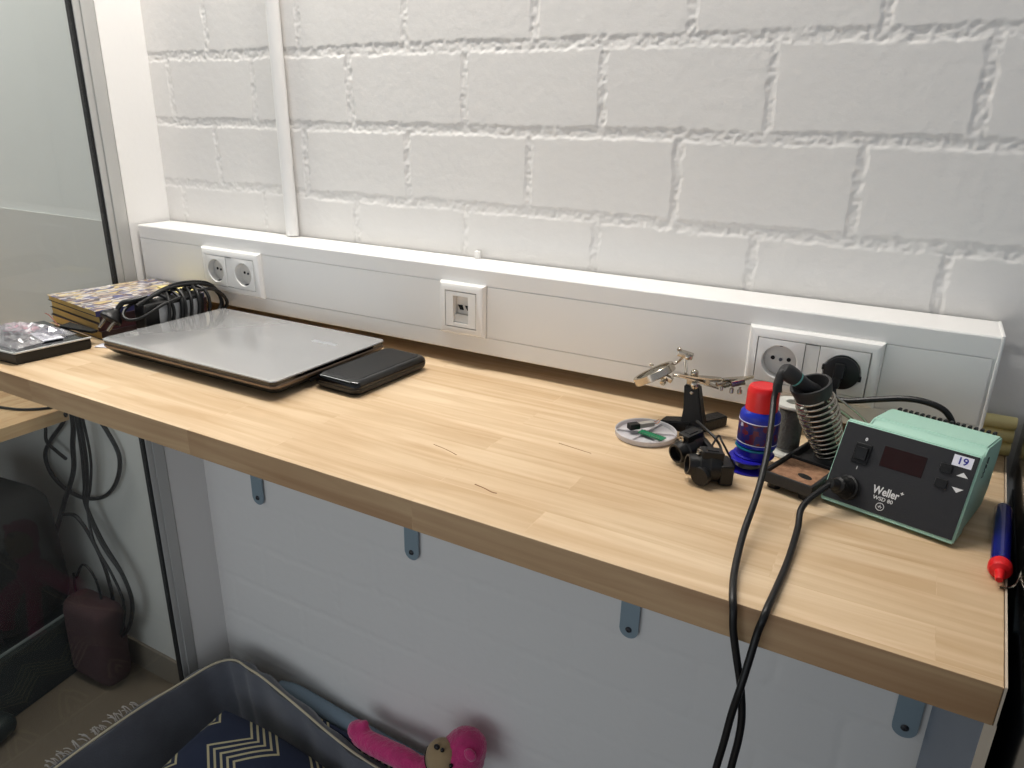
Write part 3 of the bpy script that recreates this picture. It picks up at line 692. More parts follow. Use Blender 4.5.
# clips: two tapered jaws each with spring wings
def clip(p, d, name='alligator_clip', s=1.0):
    d = Vector(d).normalized(); up = Vector((0, 0, 1)); up = (up-d*up.dot(d)).normalized(); sd = d.cross(up)
    M = Matrix((( d.x, sd.x, up.x, p[0]), (d.y, sd.y, up.y, p[1]), (d.z, sd.z, up.z, p[2]), (0, 0, 0, 1)))
    bm = bmesh.new()
    for k in (1, -1):
        v = []
        for x, w, z0, z1 in ((-.012, .0030, .0042, .0052), (-.002, .0036, .0020, .0040), (.010, .0028, .0008, .0026), (.026, .0014, .0002, .0014)):
            v.append([bm.verts.new(M @ Vector((x*s, w*s*sx, k*z*s))) for sx, z in ((-1, z0), (1, z0), (1, z1), (-1, z1))])
        bm.faces.new(v[0]); bm.faces.new(v[-1][::-1])
        for a, b in zip(v, v[1:]):
            for i in range(4): bm.faces.new((a[i], a[(i+1) % 4], b[(i+1) % 4], b[i]))
    cyl(bm, M @ Vector((-.001*s, -.0042*s, 0)), M @ Vector((-.001*s, .0042*s, 0)), .0022*s, seg=12)
    cyl(bm, M @ Vector((-.020*s, 0, 0)), M @ Vector((-.008*s, 0, 0)), .0024*s, seg=12)
    return mk(name, bm, M_chrome, hp)
clip((1.1690, -.1465, .0700), (-1, -.12, .06), s=1.3)
clip((1.1980, -.1410, .0735), (.6, .55, .12), s=1.05)
bm = bmesh.new(); box(bm, (1.1215, -.1500, .0650), (.012, .007, .007), Euler((0, R(20), 0)), .001); knob(bm, (1.1190, -.1530, .0640), (-.2, -1, -.5), .0034, .009); mk('magnifier_joint', bm, M_chrome, hp)
bm = bmesh.new(); box(bm, (1.2040, -.1420, .0735), (.017, .0090, .0075), Euler((0, R(-14), R(28))), .0012); knob(bm, (1.1990, -.1440, .0690), (0, -.2, -1), .0026, .010); knob(bm, (1.2080, -.1440, .0690), (.1, -.3, -1), .0030, .009); knob(bm, (1.1870, -.1440, .0690), (0, -.2, -1), .0018, .009)
cyl(bm, (1.166, -.1470, .0735), (1.203, -.1420, .0745), .0012, seg=8); cyl(bm, (1.166, -.1500, .0710), (1.200, -.1450, .0715), .0012, seg=8)
mk('clip_joint', bm, M_chrome, hp)
# riser and magnifier
bm = bmesh.new(); cyl(bm, J0+Vector((-.008, 0, .002)), (1.1370, -.1430, .0955), .0016, seg=10); cyl(bm, J0+Vector((-.005, -.002, .002)), (1.1390, -.1450, .0955), .0008, seg=8)
box(bm, (1.1385, -.1440, .0975), (.019, .010, .0075), Euler((0, R(12), R(10))), .0012); knob(bm, (1.1340, -.1440, .0990), (-.6, -.4, .8), .0026, .008); knob(bm, (1.1430, -.1480, .0970), (.3, -1, .1), .0032, .007)
mk('riser_joint', bm, M_chrome, hp)
rt = Vector((.872, .49, .019)); upv = Vector((-.183, .288, .94)); tw = Vector((.455, -.823, .341))
MJ = (rt*.90+upv*.44).normalized(); MN = (upv*.90-rt*.41+tw*.06).normalized(); MN = (MN-MJ*MN.dot(MJ)).normalized()
MC = Vector((1.1020, -.1450, .0660))
bm = bmesh.new(); lathe(bm, [(.0225, -.0045), (.0262, -.0052), (.0270, -.0042), (.0270, .0042), (.0262, .0052), (.0225, .0045), (.0225, -.0045)], MC, MN, 44)
tube(bm, [MC+MJ*.026, MC+MJ*.034+upv*.001, Vector((1.1370, -.1440, .0960))], .0018, seg=8, n=5)
ell(bm, MC-MJ*.004+upv*.013, (.0028, .002, .002)); ell(bm, MC+MJ*.010-upv*.010, (.0030, .0022, .0022))
mg = mk('magnifier_rim', bm, M_chrome, hp)
bm = bmesh.new(); lathe(bm, [(0, -.0042), (.010, -.0036), (.0226, -.0008), (.0226, .0008), (.010, .0050), (0, .0064)], MC, MN, 40); mk('lens', bm, M_lens, mg)

# ------------------------------------------------------------------ shallow round lid with circuit board
t = thing('parts_dish', 'shallow round clear plastic dish on the worktop left of the helping hand', 'dish', (1.1115, -.1890, 0))
o7 = (1.1115, -.1890, 0)
bm = bmesh.new(); lathe(bm, [(0, 0), (.0355, 0), (.0375, .0012), (.0380, .0070), (.0372, .0078), (.0362, .0070), (.0350, .0025), (0, .0022)], o7, seg=56)
for i in range(6):
    a = i*math.pi/3+.3; box(bm, (o7[0]+.018*math.cos(a), o7[1]+.018*math.sin(a), .0036), (.034, .0009, .0030), Euler((0, 0, a)))
mk('dish_body', bm, M_tin, t)
t = thing('circuit_board', 'small green circuit board lying in the round clear dish', 'circuit board', (1.1225, -.1990, .0055), R(-14))
mk('board', B((0, 0, .0012), (.034, .011, .0014), None, .0002), M_pcb, t, world=False)
bm = bmesh.new()
for i in range(9): box(bm, (-.013+i*.0032, .0045, .0022), (.0012, .0012, .0010)); box(bm, (-.013+i*.0032, -.0045, .0022), (.0012, .0012, .0010))
mk('solder_pads', bm, M_chrome, t, 0, world=False)
t = thing('cable_connector', 'small grey and black plug connector lying across the round clear dish', 'connector', (1.1010, -.1900, .0085), R(50))
mk('connector_body', B((.011, 0, .003), (.022, .0085, .006), None, .0012), mat('grey_connector', (.62, .60, .57), .4), t, world=False)
mk('connector_socket', B((-.006, 0, .003), (.014, .0100, .0075), None, .0012), M_black, t, world=False)
bm = bmesh.new()
for s in (-1, 1): tube(bm, [(.021, s*.002, .003), (.027, s*.0028, .004), (.031, s*.0012, .007)], .0005, seg=6)
mk('wire_ends', bm, M_brass, t, world=False)

# ------------------------------------------------------------------ magnifying glasses (loupes)
gz = thing('loupe_glasses', 'black magnifying work glasses lying in front of the helping hand', 'glasses', (1.2050, -.2600, 0))
def loupe(c, d, s):
    c = Vector(c)+Vector((-.004, 0, 0)); d = Vector(d).normalized()
    o = mk('loupe_housing', L([(0, -.013), (.0130, -.013), (.0155, -.010), (.0162, .001), (.0148, .003), (.0148, .011), (.0128, .0125), (.0115, .019), (.0110, .0225), (.0088, .0225), (.0084, .015), (0, .014)], c, d, 32), M_black, gz)
    o2 = mk('eye_lens', L([(0, .0150), (.0050, .0148), (.0079, .0140)], c, d, 28), M_lens, o)
    mk('lens_rim', L([(.0098, .0200), (.0108, .0203), (.0108, .0215), (.0092, .0215), (.0098, .0200)], c, d, 28), M_funnel if s else M_black, o)
    # lamp box on top
    up = Vector((0, 0, 1)); up = (up-d*up.dot(d)).normalized(); q = d.to_track_quat('X', 'Z')
    bm = bmesh.new(); box(bm, c+up*.0150-d*.001, (.024, .0165, .0100), q.to_matrix(), .0015)
    box(bm, c+up*.0195-d*.001, (.013, .0095, .0030), q.to_matrix(), .0008); lp = mk('lamp_box', bm, M_black, o)
    sd = d.cross(up).normalized()
    bm = bmesh.new(); lathe(bm, [(0, 0), (.0035, 0), (.0042, .004), (.0030, .004), (0, .001)], c+up*.0150+d*.0100, d, 14); mk('lamp', bm, M_chrome, lp)
D1 = Vector((-.70, -.62, -.10)); D2 = Vector((-.86, -.42, .02))
loupe((1.1830, -.2330, .0175), (-.45, -.80, -.12), 1)
loupe((1.2130, -.2710, .0175), (-.80, -.45, .10), 1)
bm = bmesh.new(); box(bm, (1.2060, -.2440, .0190), (.050, .0070, .018), Euler((0, R(6), R(-50))), .002)
box(bm, (1.2245, -.2620, .0130), (.0150, .030, .024), Euler((0, 0, R(28))), .003)
lathe(bm, [(0, 0), (.0100, 0), (.0112, .003), (.0100, .008), (0, .008)], (1.2080, -.2830, .0125), (-.3, -1, .0), 20)
mk('bridge_frame', bm, M_black, gz)
WA = [(1.2046, -.2476, .028), (1.2043, -.2130, .030), (1.2108, -.2216, .028), (1.2198, -.2263, .018), (1.2282, -.228, .006), (1.2283, -.2325, .003), (1.2221, -.2456, .006), (1.2142, -.2537, .012)]
WB = [(1.1743, -.1965, .036), (1.1905, -.2121, .034), (1.2023, -.2205, .030), (1.2119, -.2279, .022), (1.2225, -.2535, .008)]
mk('temple_wire', T(WA, .0012, seg=8), M_black, gz); mk('temple_wire', T(WB, .0015, seg=8), M_black, gz)

# ------------------------------------------------------------------ laptop
LX0, LX1, LY0, LY1 = .270, .648, -.350, -.112
lp = thing('laptop', 'closed silver laptop lying on the left half of the worktop', 'laptop', ((LX0+LX1)/2, (LY0+LY1)/2, 0))
def rrect(x0, x1, y0, y1, r, n=6):
    out = []
    for cx, cy, a0 in ((x1-r, y1-r, 0), (x0+r, y1-r, 90), (x0+r, y0+r, 180), (x1-r, y0+r, 270)):
        for i in range(n+1): a = R(a0+90*i/n); out.append((cx+r*math.cos(a), cy+r*math.sin(a)))
    return out
def loft(levels):
    bm = bmesh.new(); rs = [[bm.verts.new((x, y, z)) for x, y in pts] for pts, z in levels]; n = len(rs[0])
    bm.faces.new(rs[0][::-1]); bm.faces.new(rs[-1])
    for a, b in zip(rs, rs[1:]):
        for i in range(n): bm.faces.new((a[i], a[(i+1) % n], b[(i+1) % n], b[i]))
    return bm
g = lambda d, r: rrect(LX0+d, LX1-d, LY0+d, LY1-d, r)
mk('base', loft([(g(.026, .008), .0040), (g(.010, .010), .0075), (g(.0030, .010), .0150), (g(.0025, .010), .0165)]), M_black, lp)
mk('bronze_rim', loft([(g(.0020, .010), .0165), (g(.0010, .010), .0180), (g(.0010, .010), .0205), (g(.0022, .010), .0218)]), M_bronze, lp)
mk('lid_back', loft([(g(.0030, .010), .0218), (g(.0020, .010), .0224), (g(.0014, .010), .0262), (g(.0014, .010), .0266)]), M_bgloss, lp)
mk('lid', loft([(g(.0010, .010), .0266), (g(.0002, .011), .0274), (g(.0004, .011), .0290), (g(.0024, .011), .0300), (g(.006, .011), .0303)]), M_lid, lp, 50)
for sx in (LX0+.05, LX1-.05):
    for sy in (LY0+.04, LY1-.04): mk('rubber_foot', CY((sx, sy, 0), (sx, sy, .0060), .008, seg=16), M_black, lp)
bm = bmesh.new()
for k in range(3): box(bm, (LX1-.0022, LY0+.075+k*.022, .0115), (.0020, .014, .0045), None, .0004)
mk('side_ports', bm, M_dark, lp)
# mirrored, faint embossed brand
mk('lid_logo', text_bm('SAMSUNG', .012, Matrix.Translation((.585, -.178, .03035)) @ Matrix.Rotation(R(180), 4, 'Z'), .00004, 0), mat('faint_logo', (.80, .81, .83), .3, .6), lp, 0) if False else mk('lid_logo', loft([(rrect(.555, .605, -.184, -.176, .002), .0303), (rrect(.5555, .6045, -.1835, -.1765, .002), .03042)]), mat('faint_logo', (.80, .81, .83), .3, .6), lp)

# ------------------------------------------------------------------ black power bank / case beside the laptop
pb = thing('power_bank', 'black rectangular power bank beside the right edge of the silver laptop', 'power bank', (.688, -.195, 0), R(0))
def pr(d, r): return rrect(.648+d, .731-d, -.281+d, -.122-d, r)
PR = Matrix.Translation((.690, -.2, 0)) @ Matrix.Rotation(R(-2.5), 4, 'Z') @ Matrix.Translation((-.690+.004, .2, 0))
b_ = loft([(pr(.006, .010), .0015), (pr(.001, .012), .0060), (pr(0, .012), .0110), (pr(.0006, .012), .0125)]); b_.transform(PR); mk('lower_shell', b_, M_black, pb, 50)
b_ = loft([(pr(.0006, .012), .0127), (pr(.0000, .012), .0140), (pr(.0010, .012), .0185), (pr(.0035, .011), .0215), (pr(.007, .010), .0224)]); b_.transform(PR); mk('upper_shell', b_, M_bgloss, pb, 50)
b_ = loft([(pr(.0095, .007), .0223), (pr(.0100, .007), .0229)]); b_.transform(PR); mk('top_inlay', b_, M_bmatte, pb, 50)
for sx in (.665, .715):
    for sy in (-.262, -.14): mk('rubber_foot', CY((sx, sy, 0), (sx, sy, .003), .006, seg=12), M_black, pb)

# ------------------------------------------------------------------ stack of comics
def book(z, th, dx, dy, rz, cov, spn, lab, w=.186, d=.196):
    c = Vector((.1070+dx, -.1890+dy, z)); t = thing('paperback_book', lab, 'book', c, rz, 'paperbacks stacked at the left end of the worktop')
    mk('pages', B((-.001, .0005, th/2), (w-.006, d-.003, th-.0012)), M_pages, t, 0, world=False)
    bm = bmesh.new(); box(bm, (0, 0, .0004), (w, d, .0005)); mk('back_cover', bm, M_spine[1], t, 0, world=False)
    bm = bmesh.new(); box(bm, (0, 0, th-.0004), (w, d, .0007)); mk('front_cover', bm, cov if 'topmost paperback' in lab else M_spine[1], t, 0, world=False)
    bm = bmesh.new(); box(bm, (w/2+.0001, 0, th/2), (.0008, d, th), None, .0002); mk('spine', bm, spn, t, 0, world=False)
z = 0
for th, dx, dy, rz, ci, si, lab in ((.0150, .003, 0, -7, 2, 1, 'lowest paperback of the stack against the glass partition'), (.0130, .001, .001, -8.5, 1, 2, 'second paperback from the bottom of the stack by the glass'),
                                    (.0120, .003, .002, -7.5, 3, 1, 'third paperback from the bottom, just under the topmost one'), (.0095, .000, .000, -8, 0, 0, 'topmost paperback of the stack with a colourful busy cover')):
    book(z, th, dx, dy, R(rz), M_cov[ci], M_spine[si], lab); z += th+.0001
STZ = z
# yellow sheet on the stack
bm = bmesh.new(); box(bm, (.155, -.115, STZ+.0012), (.085, .040, .0016), Euler((0, 0, R(-10)))); tag(recenter(mk('paper_booklet', bm, mat('yellow_paper', (.90, .83, .55), .6), smooth=0), (.155, -.115, STZ)), 'thin yellow booklet on top of the paperbacks beside the left socket', 'booklet')

# ------------------------------------------------------------------ laptop charger wrapped in its lead
ch = thing('laptop_charger', 'black laptop charger wrapped in its own lead beside the paperbacks', 'charger', (.240, -.200, 0))
bz = .0375
mk('brick', B((.2405, -.1980, bz), (.030, .118, .050), Euler((0, R(4), R(-1))), .004, 3), M_bmatte, ch)
mk('brick_label', B((.2562, -.1920, bz+.0015), (.0008, .078, .030), Euler((0, R(4), R(-1)))), mat('silver_label', (.66, .67, .68), .4, var=.15, vscale=200), ch, 0)
mk('lower_shell', B((.2400, -.1980, .0060), (.034, .132, .0120), None, .004, 3), M_black, ch)
for yy, tl, k in ((-.222, .25, 1.0), (-.208, -.15, 1.05), (-.196, .10, 1.0), (-.186, .02, 1.08), (-.176, -.25, 1.0), (-.166, -.10, 1.04), (-.154, -.05, 1.08), (-.143, .16, 1.02)):
    pts = []
    for i in range(14):
        a = 2*math.pi*i/14; pts.append((.2405+.0235*k*math.cos(a), yy+tl*.06*math.cos(a)+.006*math.sin(a)-.002, bz+.0325*k*math.sin(a)))
    mk('lead_turn', T(pts, .0030, seg=8, n=5, closed=True), M_cable, ch)
# big loops running past the far end
mk('lead_loop', T([(.252, -.268, .062), (.246, -.235, .070), (.240, -.195, .077), (.238, -.150, .076), (.240, -.115, .068), (.244, -.098, .050), (.247, -.094, .030), (.246, -.105, .014), (.244, -.125, .009)], .0031, seg=8), M_cable, ch)
mk('lead_loop', T([(.246, -.255, .058), (.236, -.220, .072), (.232, -.170, .080), (.236, -.120, .074), (.243, -.101, .058), (.250, -.098, .034), (.252, -.112, .018), (.250, -.13, .014)], .0031, seg=8), M_cable, ch)
mk('lead_loop', T([(.252, -.150, .066), (.256, -.120, .064), (.258, -.100, .050), (.258, -.092, .032), (.254, -.100, .018)], .0031, seg=8), M_cable, ch)
mk('lead_loop', T([(.262, -.190, .064), (.259, -.225, .056), (.255, -.262, .042), (.246, -.280, .040), (.234, -.282, .046), (.226, -.270, .055), (.228, -.25, .064)], .0027, seg=8), M_cable, ch)
pg = Vector((.2180, -.2930, .042)); pd = Vector((-.05, -.62, -.60)).normalized(); psd = Vector((.85, .05, -.25)); psd = (psd-pd*psd.dot(pd)).normalized()
bm = bmesh.new(); lathe(bm, [(0, 0), (.0070, 0), (.0090, .005), (.0165, .012), (.0180, .018), (.0170, .0205), (0, .021)], pg-pd*.016, pd, 26)
tube(bm, [pg-pd*.014, pg-pd*.030, (.228, -.262, .066), (.238, -.236, .070)], .0042, seg=10)
pgm = mk('plug', bm, M_black, ch)
for s in (-1, 1):
    mk('prong', CY(pg+psd*s*.0095, pg+psd*s*.0095+pd*.0225, .0030, .0026, 14), M_chrome, pgm)
bm = bmesh.new(); box(bm, (.2250, -.3150, .0012), (.026, .020, .0016), Euler((0, 0, R(20))), .0005); tag(recenter(mk('paper_scrap', bm, M_sticker), (.2250, -.3150, 0)), 'small white scrap of film beside the left corner of the silver laptop', 'scrap')

# ------------------------------------------------------------------ slim black drive at the left edge, film bag on top
dv = thing('optical_drive', 'slim glossy black drive with a silver edge at the left end', 'drive', (.125, -.39, 0))
def pq(d): return [(.045+d, -.456+d), (.2080-d, -.4455+d), (.2195-d, -.3330-d), (.058+d, -.316-d)]
bm = loft([(pq(.003), .0), (pq(.001), .003), (pq(.001), .0155), (pq(.002), .0165)]); mk('drive_body', bm, M_black, dv, 30)
bm = loft([(pq(.0005), .0166), (pq(0), .0174), (pq(0), .0186), (pq(.0012), .0200)]); mk('top_shell', bm, M_bgloss, dv, 30)
bm = bmesh.new(); tube(bm, [(.2082, -.4455, .0190), (.2197, -.3335, .0190)], .0016, seg=8, smooth=False); tube(bm, [(.048, -.4560, .0190), (.2082, -.4455, .0190)], .0016, seg=8, smooth=False); mk('silver_edge', bm, M_alu, dv)['label'] = 'bright silver edge strip'
def crumple(cx, cy, w, d, z, h, seed, rz=0, n=16):
    bm = bmesh.new(); rnd = random.Random(seed); vs = []
    for i in range(n+1):
        for j in range(n+1):
            u = i/n*2-1; v = j/n*2-1; e = max(0, 1-max(abs(u), abs(v))**2.5)
            zz = z+.0010+h*e*(.35+.65*rnd.random())
            x = u*w/2+rnd.uniform(-1, 1)*w*.012; y = v*d/2+rnd.uniform(-1, 1)*d*.012
            vs.append(bm.verts.new((cx+x*math.cos(rz)-y*math.sin(rz), cy+x*math.sin(rz)+y*math.cos(rz), zz)))
    for i in range(n):
        for j in range(n): bm.faces.new((vs[i*(n+1)+j], vs[(i+1)*(n+1)+j], vs[(i+1)*(n+1)+j+1], vs[i*(n+1)+j+1]))
    ext = bmesh.ops.solidify(bm, geom=bm.faces[:], thickness=.0003)
    return bm
tag(recenter(mk('plastic_bag', crumple(.122, -.392, .140, .100, .0202, .020, 3, R(6), 20), M_film, smooth=20), (.128, -.395, .0202)), 'crumpled clear plastic bag lying on the slim black drive', 'bag')
def slab(name, c, s, rz, m, lab, cat, rx=0):
    bm = bmesh.new(); box(bm, (0, 0, 0), s, Euler((rx, 0, 0)), min(s)*.3); o = mk(name, bm, m); o.location = c; o.rotation_euler = (0, 0, rz); return tag(o, lab, cat)
slab('foam_piece', (.100, -.375, .0243), (.050, .028, .006), R(15), M_ppink, 'small pink foam piece under the clear plastic bag', 'foam')
slab('plastic_card', (.150, -.356, .0230), (.048, .026, .0030), R(-5), M_pblue, 'small dark blue card on the slim black drive', 'card')
slab('plastic_card', (.165, -.372, .0224), (.060, .030, .0020), R(-12), M_sticker, 'small pale card beside the blue card on the black drive', 'card')
slab('component_chip', (.135, -.402, .0226), (.034, .014, .0030), R(20), M_funnel, 'small dark grey component under the clear plastic bag', 'component')
bm = T([(.140, -.315, .0004), (.120, -.316, .006), (.095, -.312, .012), (.070, -.306, .020), (.055, -.304, .026), (.040, -.302, .027)], .0009, seg=6)
tag(recenter(mk('twisted_wire', bm, mat('red_white_wire', (.62, .35, .28), .5)), (.14, -.315, 0)), 'thin twisted red wire sticking up in front of the paperbacks', 'wire')
bm = bmesh.new(); prism(bm, [(.128, -.330), (.205, -.322), (.205, -.3120), (.120, -.3060)], .0200, .0245, .001)
tag(recenter(mk('pen_case', bm, M_bmatte), (.16, -.318, .0200)), 'thin black pouch on the drive in front of the paperbacks', 'pouch')

# ------------------------------------------------------------------ blue tube with red nozzle at the right end
mt = thing('solder_tube', 'blue ribbed tube with red cap lying by the right end of the worktop', 'tube', (1.4775, -.255, 0))
a = Vector((1.4850, -.1950, .0093)); b = Vector((1.4762, -.3120, .0093)); d = (b-a); ln = d.length
prof = [(0, 0), (.0070, 0), (.0076, .0015)]+[(.0078 if i % 2 else .0074, .004+i*(ln-.012)/30) for i in range(31)]+[(.0073, ln-.004), (.0073, ln), (0, ln)]
bm = bmesh.new(); lathe(bm, prof, a, d, 26); mk('tube_body', bm, M_markb, mt)
bm = bmesh.new(); lathe(bm, [(0, 0), (.0078, 0), (.0080, .002), (.0090, .003), (.0093, .010), (.0078, .0135), (.0040, .0155), (.0033, .0270), (.0024, .0290), (0, .0290)], b-d.normalized()*.002, d, 26); mk('nozzle_cap', bm, M_red, mt)['label'] = 'red nozzle cap'
bm = bmesh.new(); cyl(bm, a-d.normalized()*.0035, a+d.normalized()*.001, .0062); mk('end_plug', bm, M_wspool, mt)
bm = T([(1.4935, -.285, .012), (1.4925, -.310, .010), (1.4885, -.3260, .0040), (1.4830, -.3330, .0016), (1.4760, -.3360, .0012)], .0009, seg=6); tag(recenter(mk('bent_wire', bm, M_chrome), (1.48, -.333, 0)), 'thin bent steel wire beside the red cap of the blue tube', 'wire')
# glue sticks
for yv, zv, lab in ((-.018, .0082, 'pale yellow glue stick at the bottom of the pile beyond the duct end'), (-.0180, .0244, 'pale yellow glue stick in the middle of the pile beyond the duct end'), (-.0175, .0404, 'topmost pale yellow glue stick beyond the duct end')):
    bm = bmesh.new(); lathe(bm, [(0, 0), (.0075, 0), (.0080, .001), (.0080, .0350), (.0075, .036), (0, .036)], (1.4650, yv, zv), (1, .01, 0), 20)
    tag(recenter(mk('glue_stick', bm, M_glue), (1.483, yv, zv)), lab, 'glue stick', 'glue sticks stacked beyond the duct end')
# glossy black cabinet to the right
cb = thing('black_cabinet', 'glossy black cabinet standing against the right end of the worktop', 'cabinet', (1.62, -.33, FZ))
bm = bmesh.new(); prism(bm, [(1.5065, -.022), (1.86, -.022), (1.86, -.64), (1.4745, -.64)], FZ+.03, .052, .003); mk('carcass', bm, M_bgloss, cb)
bm = bmesh.new(); prism(bm, [(1.52, -.03), (1.84, -.03), (1.84, -.62), (1.50, -.62)], FZ, FZ+.031); mk('plinth', bm, M_black, cb, 0)

# ------------------------------------------------------------------ pet bed under the worktop
bed = thing('pet_bed', 'large navy felt pet bed on the floor under the worktop', 'pet bed', (.45, -.40, FZ))
# rim lines (inner piping), measured round the corner
left = [(.058, -.90, -.890), (.048, -.62, -.886), (.040, -.458, -.880), (.046, -.298, -.875), (.052, -.165, -.884), (.070, -.098, -.878)]
back = [(.110, -.072, -.868), (.165, -.076, -.866), (.223, -.080, -.869), (.340, -.088, -.892), (.427, -.090, -.918), (.515, -.090, -.938), (.65, -.09, -.945), (.85, -.09, -.93), (.98, -.095, -.90)]
rim = catmull(left+back, 6)
def side_sheet(pts, drop_in, thick=.022):
    bm = bmesh.new(); secs = []
    for i, p in enumerate(pts):
        d = (pts[min(i+1, len(pts)-1)]-pts[max(i-1, 0)]); d.z = 0; d.normalize(); nrm = Vector((d.y, -d.x, 0))   # towards the inside of the bed
        sec = []
        for off, z in ((.004, 0), (.010, -.010), (.013, -.06), (.014, -.13), (.010, -.2), (-.030, -.2), (-.034, -.13), (-.030, -.05), (-.022, -.012), (-.010, -.002)):
            w = .0035*math.sin(i*.9+z*22)
            q = p+nrm*(off+w); zz = p.z+z if z > -.19 else FZ+.004
            sec.append(bm.verts.new((max(q.x, .0035), min(q.y, -.0115), zz)))
        secs.append(sec)
    n = len(secs[0])
    for a, b in zip(secs, secs[1:]):
        for i in range(n): bm.faces.new((a[i], a[(i+1) % n], b[(i+1) % n], b[i]))
    bm.faces.new(secs[0]); bm.faces.new(secs[-1][::-1]); return bm
mk('side_cushion', side_sheet(rim, .2), M_navy, bed, 60)
mk('piping', T([p+Vector((0, 0, .0015)) for p in rim], .0026, seg=8, smooth=False), M_pipe, bed)['label'] = 'cream piping along the rim'
mk('bed_floor', B((.50, -.50, FZ+.016), (.92, .82, .030), None, .012), M_navy, bed)
bm = bmesh.new(); rnd = random.Random(5)
lf = [p for p in catmull(left, 10) if p.y < -.28]
for p in lf:
    for k in range(4):
        q = p+Vector((-.010+rnd.uniform(-.003, .003), rnd.uniform(-.012, .012), -.001)); e = q+Vector((-.013+rnd.uniform(-.006, .004), rnd.uniform(-.012, .004), .006+rnd.uniform(-.004, .008)))
        q.x = max(q.x, .006); e.x = max(e.x, .004)
        tube(bm, [q, (q+e)/2+Vector((0, 0, .004)), e], .0011, seg=5, n=3)
mk('fringe', bm, M_fringe, bed)['label'] = 'frayed grey fringe'
# striped strip and bolster behind the back rim
bm = bmesh.new(); box(bm, (.62, -.0640, -.985), (.80, .012, .12), Euler((0, 0, 0)), .005); mk('striped_back', bm, M_zig, bed)
tag(recenter(mk('bolster', T([(.215, -.032, -.935), (.28, -.032, -.925), (.45, -.032, -.938), (.65, -.032, -.945), (.95, -.032, -.945)], .0190, seg=16), M_bol), (.55, -.034, -.93)), 'grey blue bolster wedged along the wall behind the pet bed', 'bolster')
# zigzag cushion inside
bm = bmesh.new(); n = 28; W2, D2 = .40, .42; tp = {}
for i in range(n+1):
    for j in range(n+1):
        u = i/n*2-1; v = j/n*2-1; e = (max(0, 1-abs(u)**2.6)*max(0, 1-abs(v)**2.6))**.5; pin = 1-.09*(u*u*v*v)
        wr = .004*math.sin(u*7+v*3)+.003*math.sin(v*9-u*4)
        tp[i, j, 1] = bm.verts.new((u*W2/2*(1-.07*v*v), v*D2/2*(1-.07*u*u), .060*e+wr*e)); tp[i, j, 0] = bm.verts.new((u*W2/2*(1-.07*v*v), v*D2/2*(1-.07*u*u), -.045*e))
for i in range(n):
    for j in range(n):
        bm.faces.new((tp[i, j, 1], tp[i+1, j, 1], tp[i+1, j+1, 1], tp[i, j+1, 1])); bm.faces.new((tp[i, j+1, 0], tp[i+1, j+1, 0], tp[i+1, j, 0], tp[i, j, 0]))
bmesh.ops.remove_doubles(bm, verts=bm.verts[:], dist=.0004)
zc = tag(mk('cushion', bm, M_zig, smooth=60), 'navy cushion with cream zigzag stripes lying inside the pet bed', 'cushion')
zc.location = (.350, -.330, -.998); zc.rotation_euler = (R(10), R(11), R(4))

# ------------------------------------------------------------------ plush monkey
mo = thing('plush_monkey', 'pink plush monkey with beige face lying over the pet bed rim', 'plush toy', (.64, -.08, -.93))
def rm(bm, name, m, parent, vox=.004, disp=0):
    o = mk(name, bm, m, parent); o.modifiers.clear(); r = o.modifiers.new('r', 'REMESH'); r.mode = 'VOXEL'; r.voxel_size = vox; r.use_smooth_shade = True
    s = o.modifiers.new('s', 'SMOOTH'); s.factor = .6; s.iterations = 6
    if disp:
        tx = bpy.data.textures.new('fuzz', 'CLOUDS'); tx.noise_scale = .006; dm = o.modifiers.new('d', 'DISPLACE'); dm.texture = tx; dm.strength = disp; dm.mid_level = .5
    return o
HC = Vector((.760, -.068, -.816))
bm = bmesh.new(); ell(bm, HC, (.046, .044, .048)); ell(bm, HC+Vector((.005, .006, .018)), (.042, .040, .036))
ell(bm, (.690, -.085, -.905), (.055, .046, .040)); ell(bm, HC+Vector((-.030, -.01, -.040)), (.035, .035, .03))
tube(bm, [(.690, -.085, -.895), (.63, -.085, -.885), (.575, -.083, -.888), (.530, -.080, -.893), (.498, -.075, -.893)], .02, seg=14, rad=lambda t: .024-.002*t)
ell(bm, (.492, -.072, -.888), (.024, .022, .022)); ell(bm, (.507, -.066, -.870), (.010, .010, .012))
tube(bm, [(.69, -.10, -.92), (.64, -.125, -.935), (.60, -.15, -.965), (.575, -.165, -1.0)], .02, seg=14); ell(bm, (.572, -.168, -1.01), (.024, .022, .024))
tube(bm, [(.73, -.10, -.93), (.76, -.14, -.97), (.78, -.16, -1.02)], .02, seg=14); tube(bm, [(.72, -.12, -.93), (.70, -.17, -.98), (.69, -.19, -1.03)], .02, seg=14)
rm(bm, 'plush_body', M_pink, mo, .004, .004)
bm = bmesh.new(); ell(bm, HC+Vector((.030, -.020, .034)), (.014, .008, .014)); rm(bm, 'ear', M_pink, mo, .002)
bm = bmesh.new(); ell(bm, HC+Vector((.044, -.012, -.024)), (.012, .012, .014)); rm(bm, 'ear', M_pink, mo, .002)
fd = Vector((-.42, -.80, .22)).normalized()   # facing direction
MZ = HC+Vector((-.030, -.024, -.002))
bm = bmesh.new(); ell(bm, MZ, (.037, .034, .040)); ell(bm, MZ+Vector((.008, -.002, .018)), (.026, .026, .024))
mz = rm(bm, 'muzzle', M_beige, mo, .003)
bm = bmesh.new(); ell(bm, MZ+Vector((-.004, -.014, .0385)), (.0065, .005, .0055)); mk('nose', bm, M_black, mz)
for q in ((.010, -.016, .040), (.032, -.020, .016)):
    bm = bmesh.new(); ell(bm, MZ+Vector(q), (.0042, .0042, .0048)); mk('eye', bm, M_bgloss, mo)
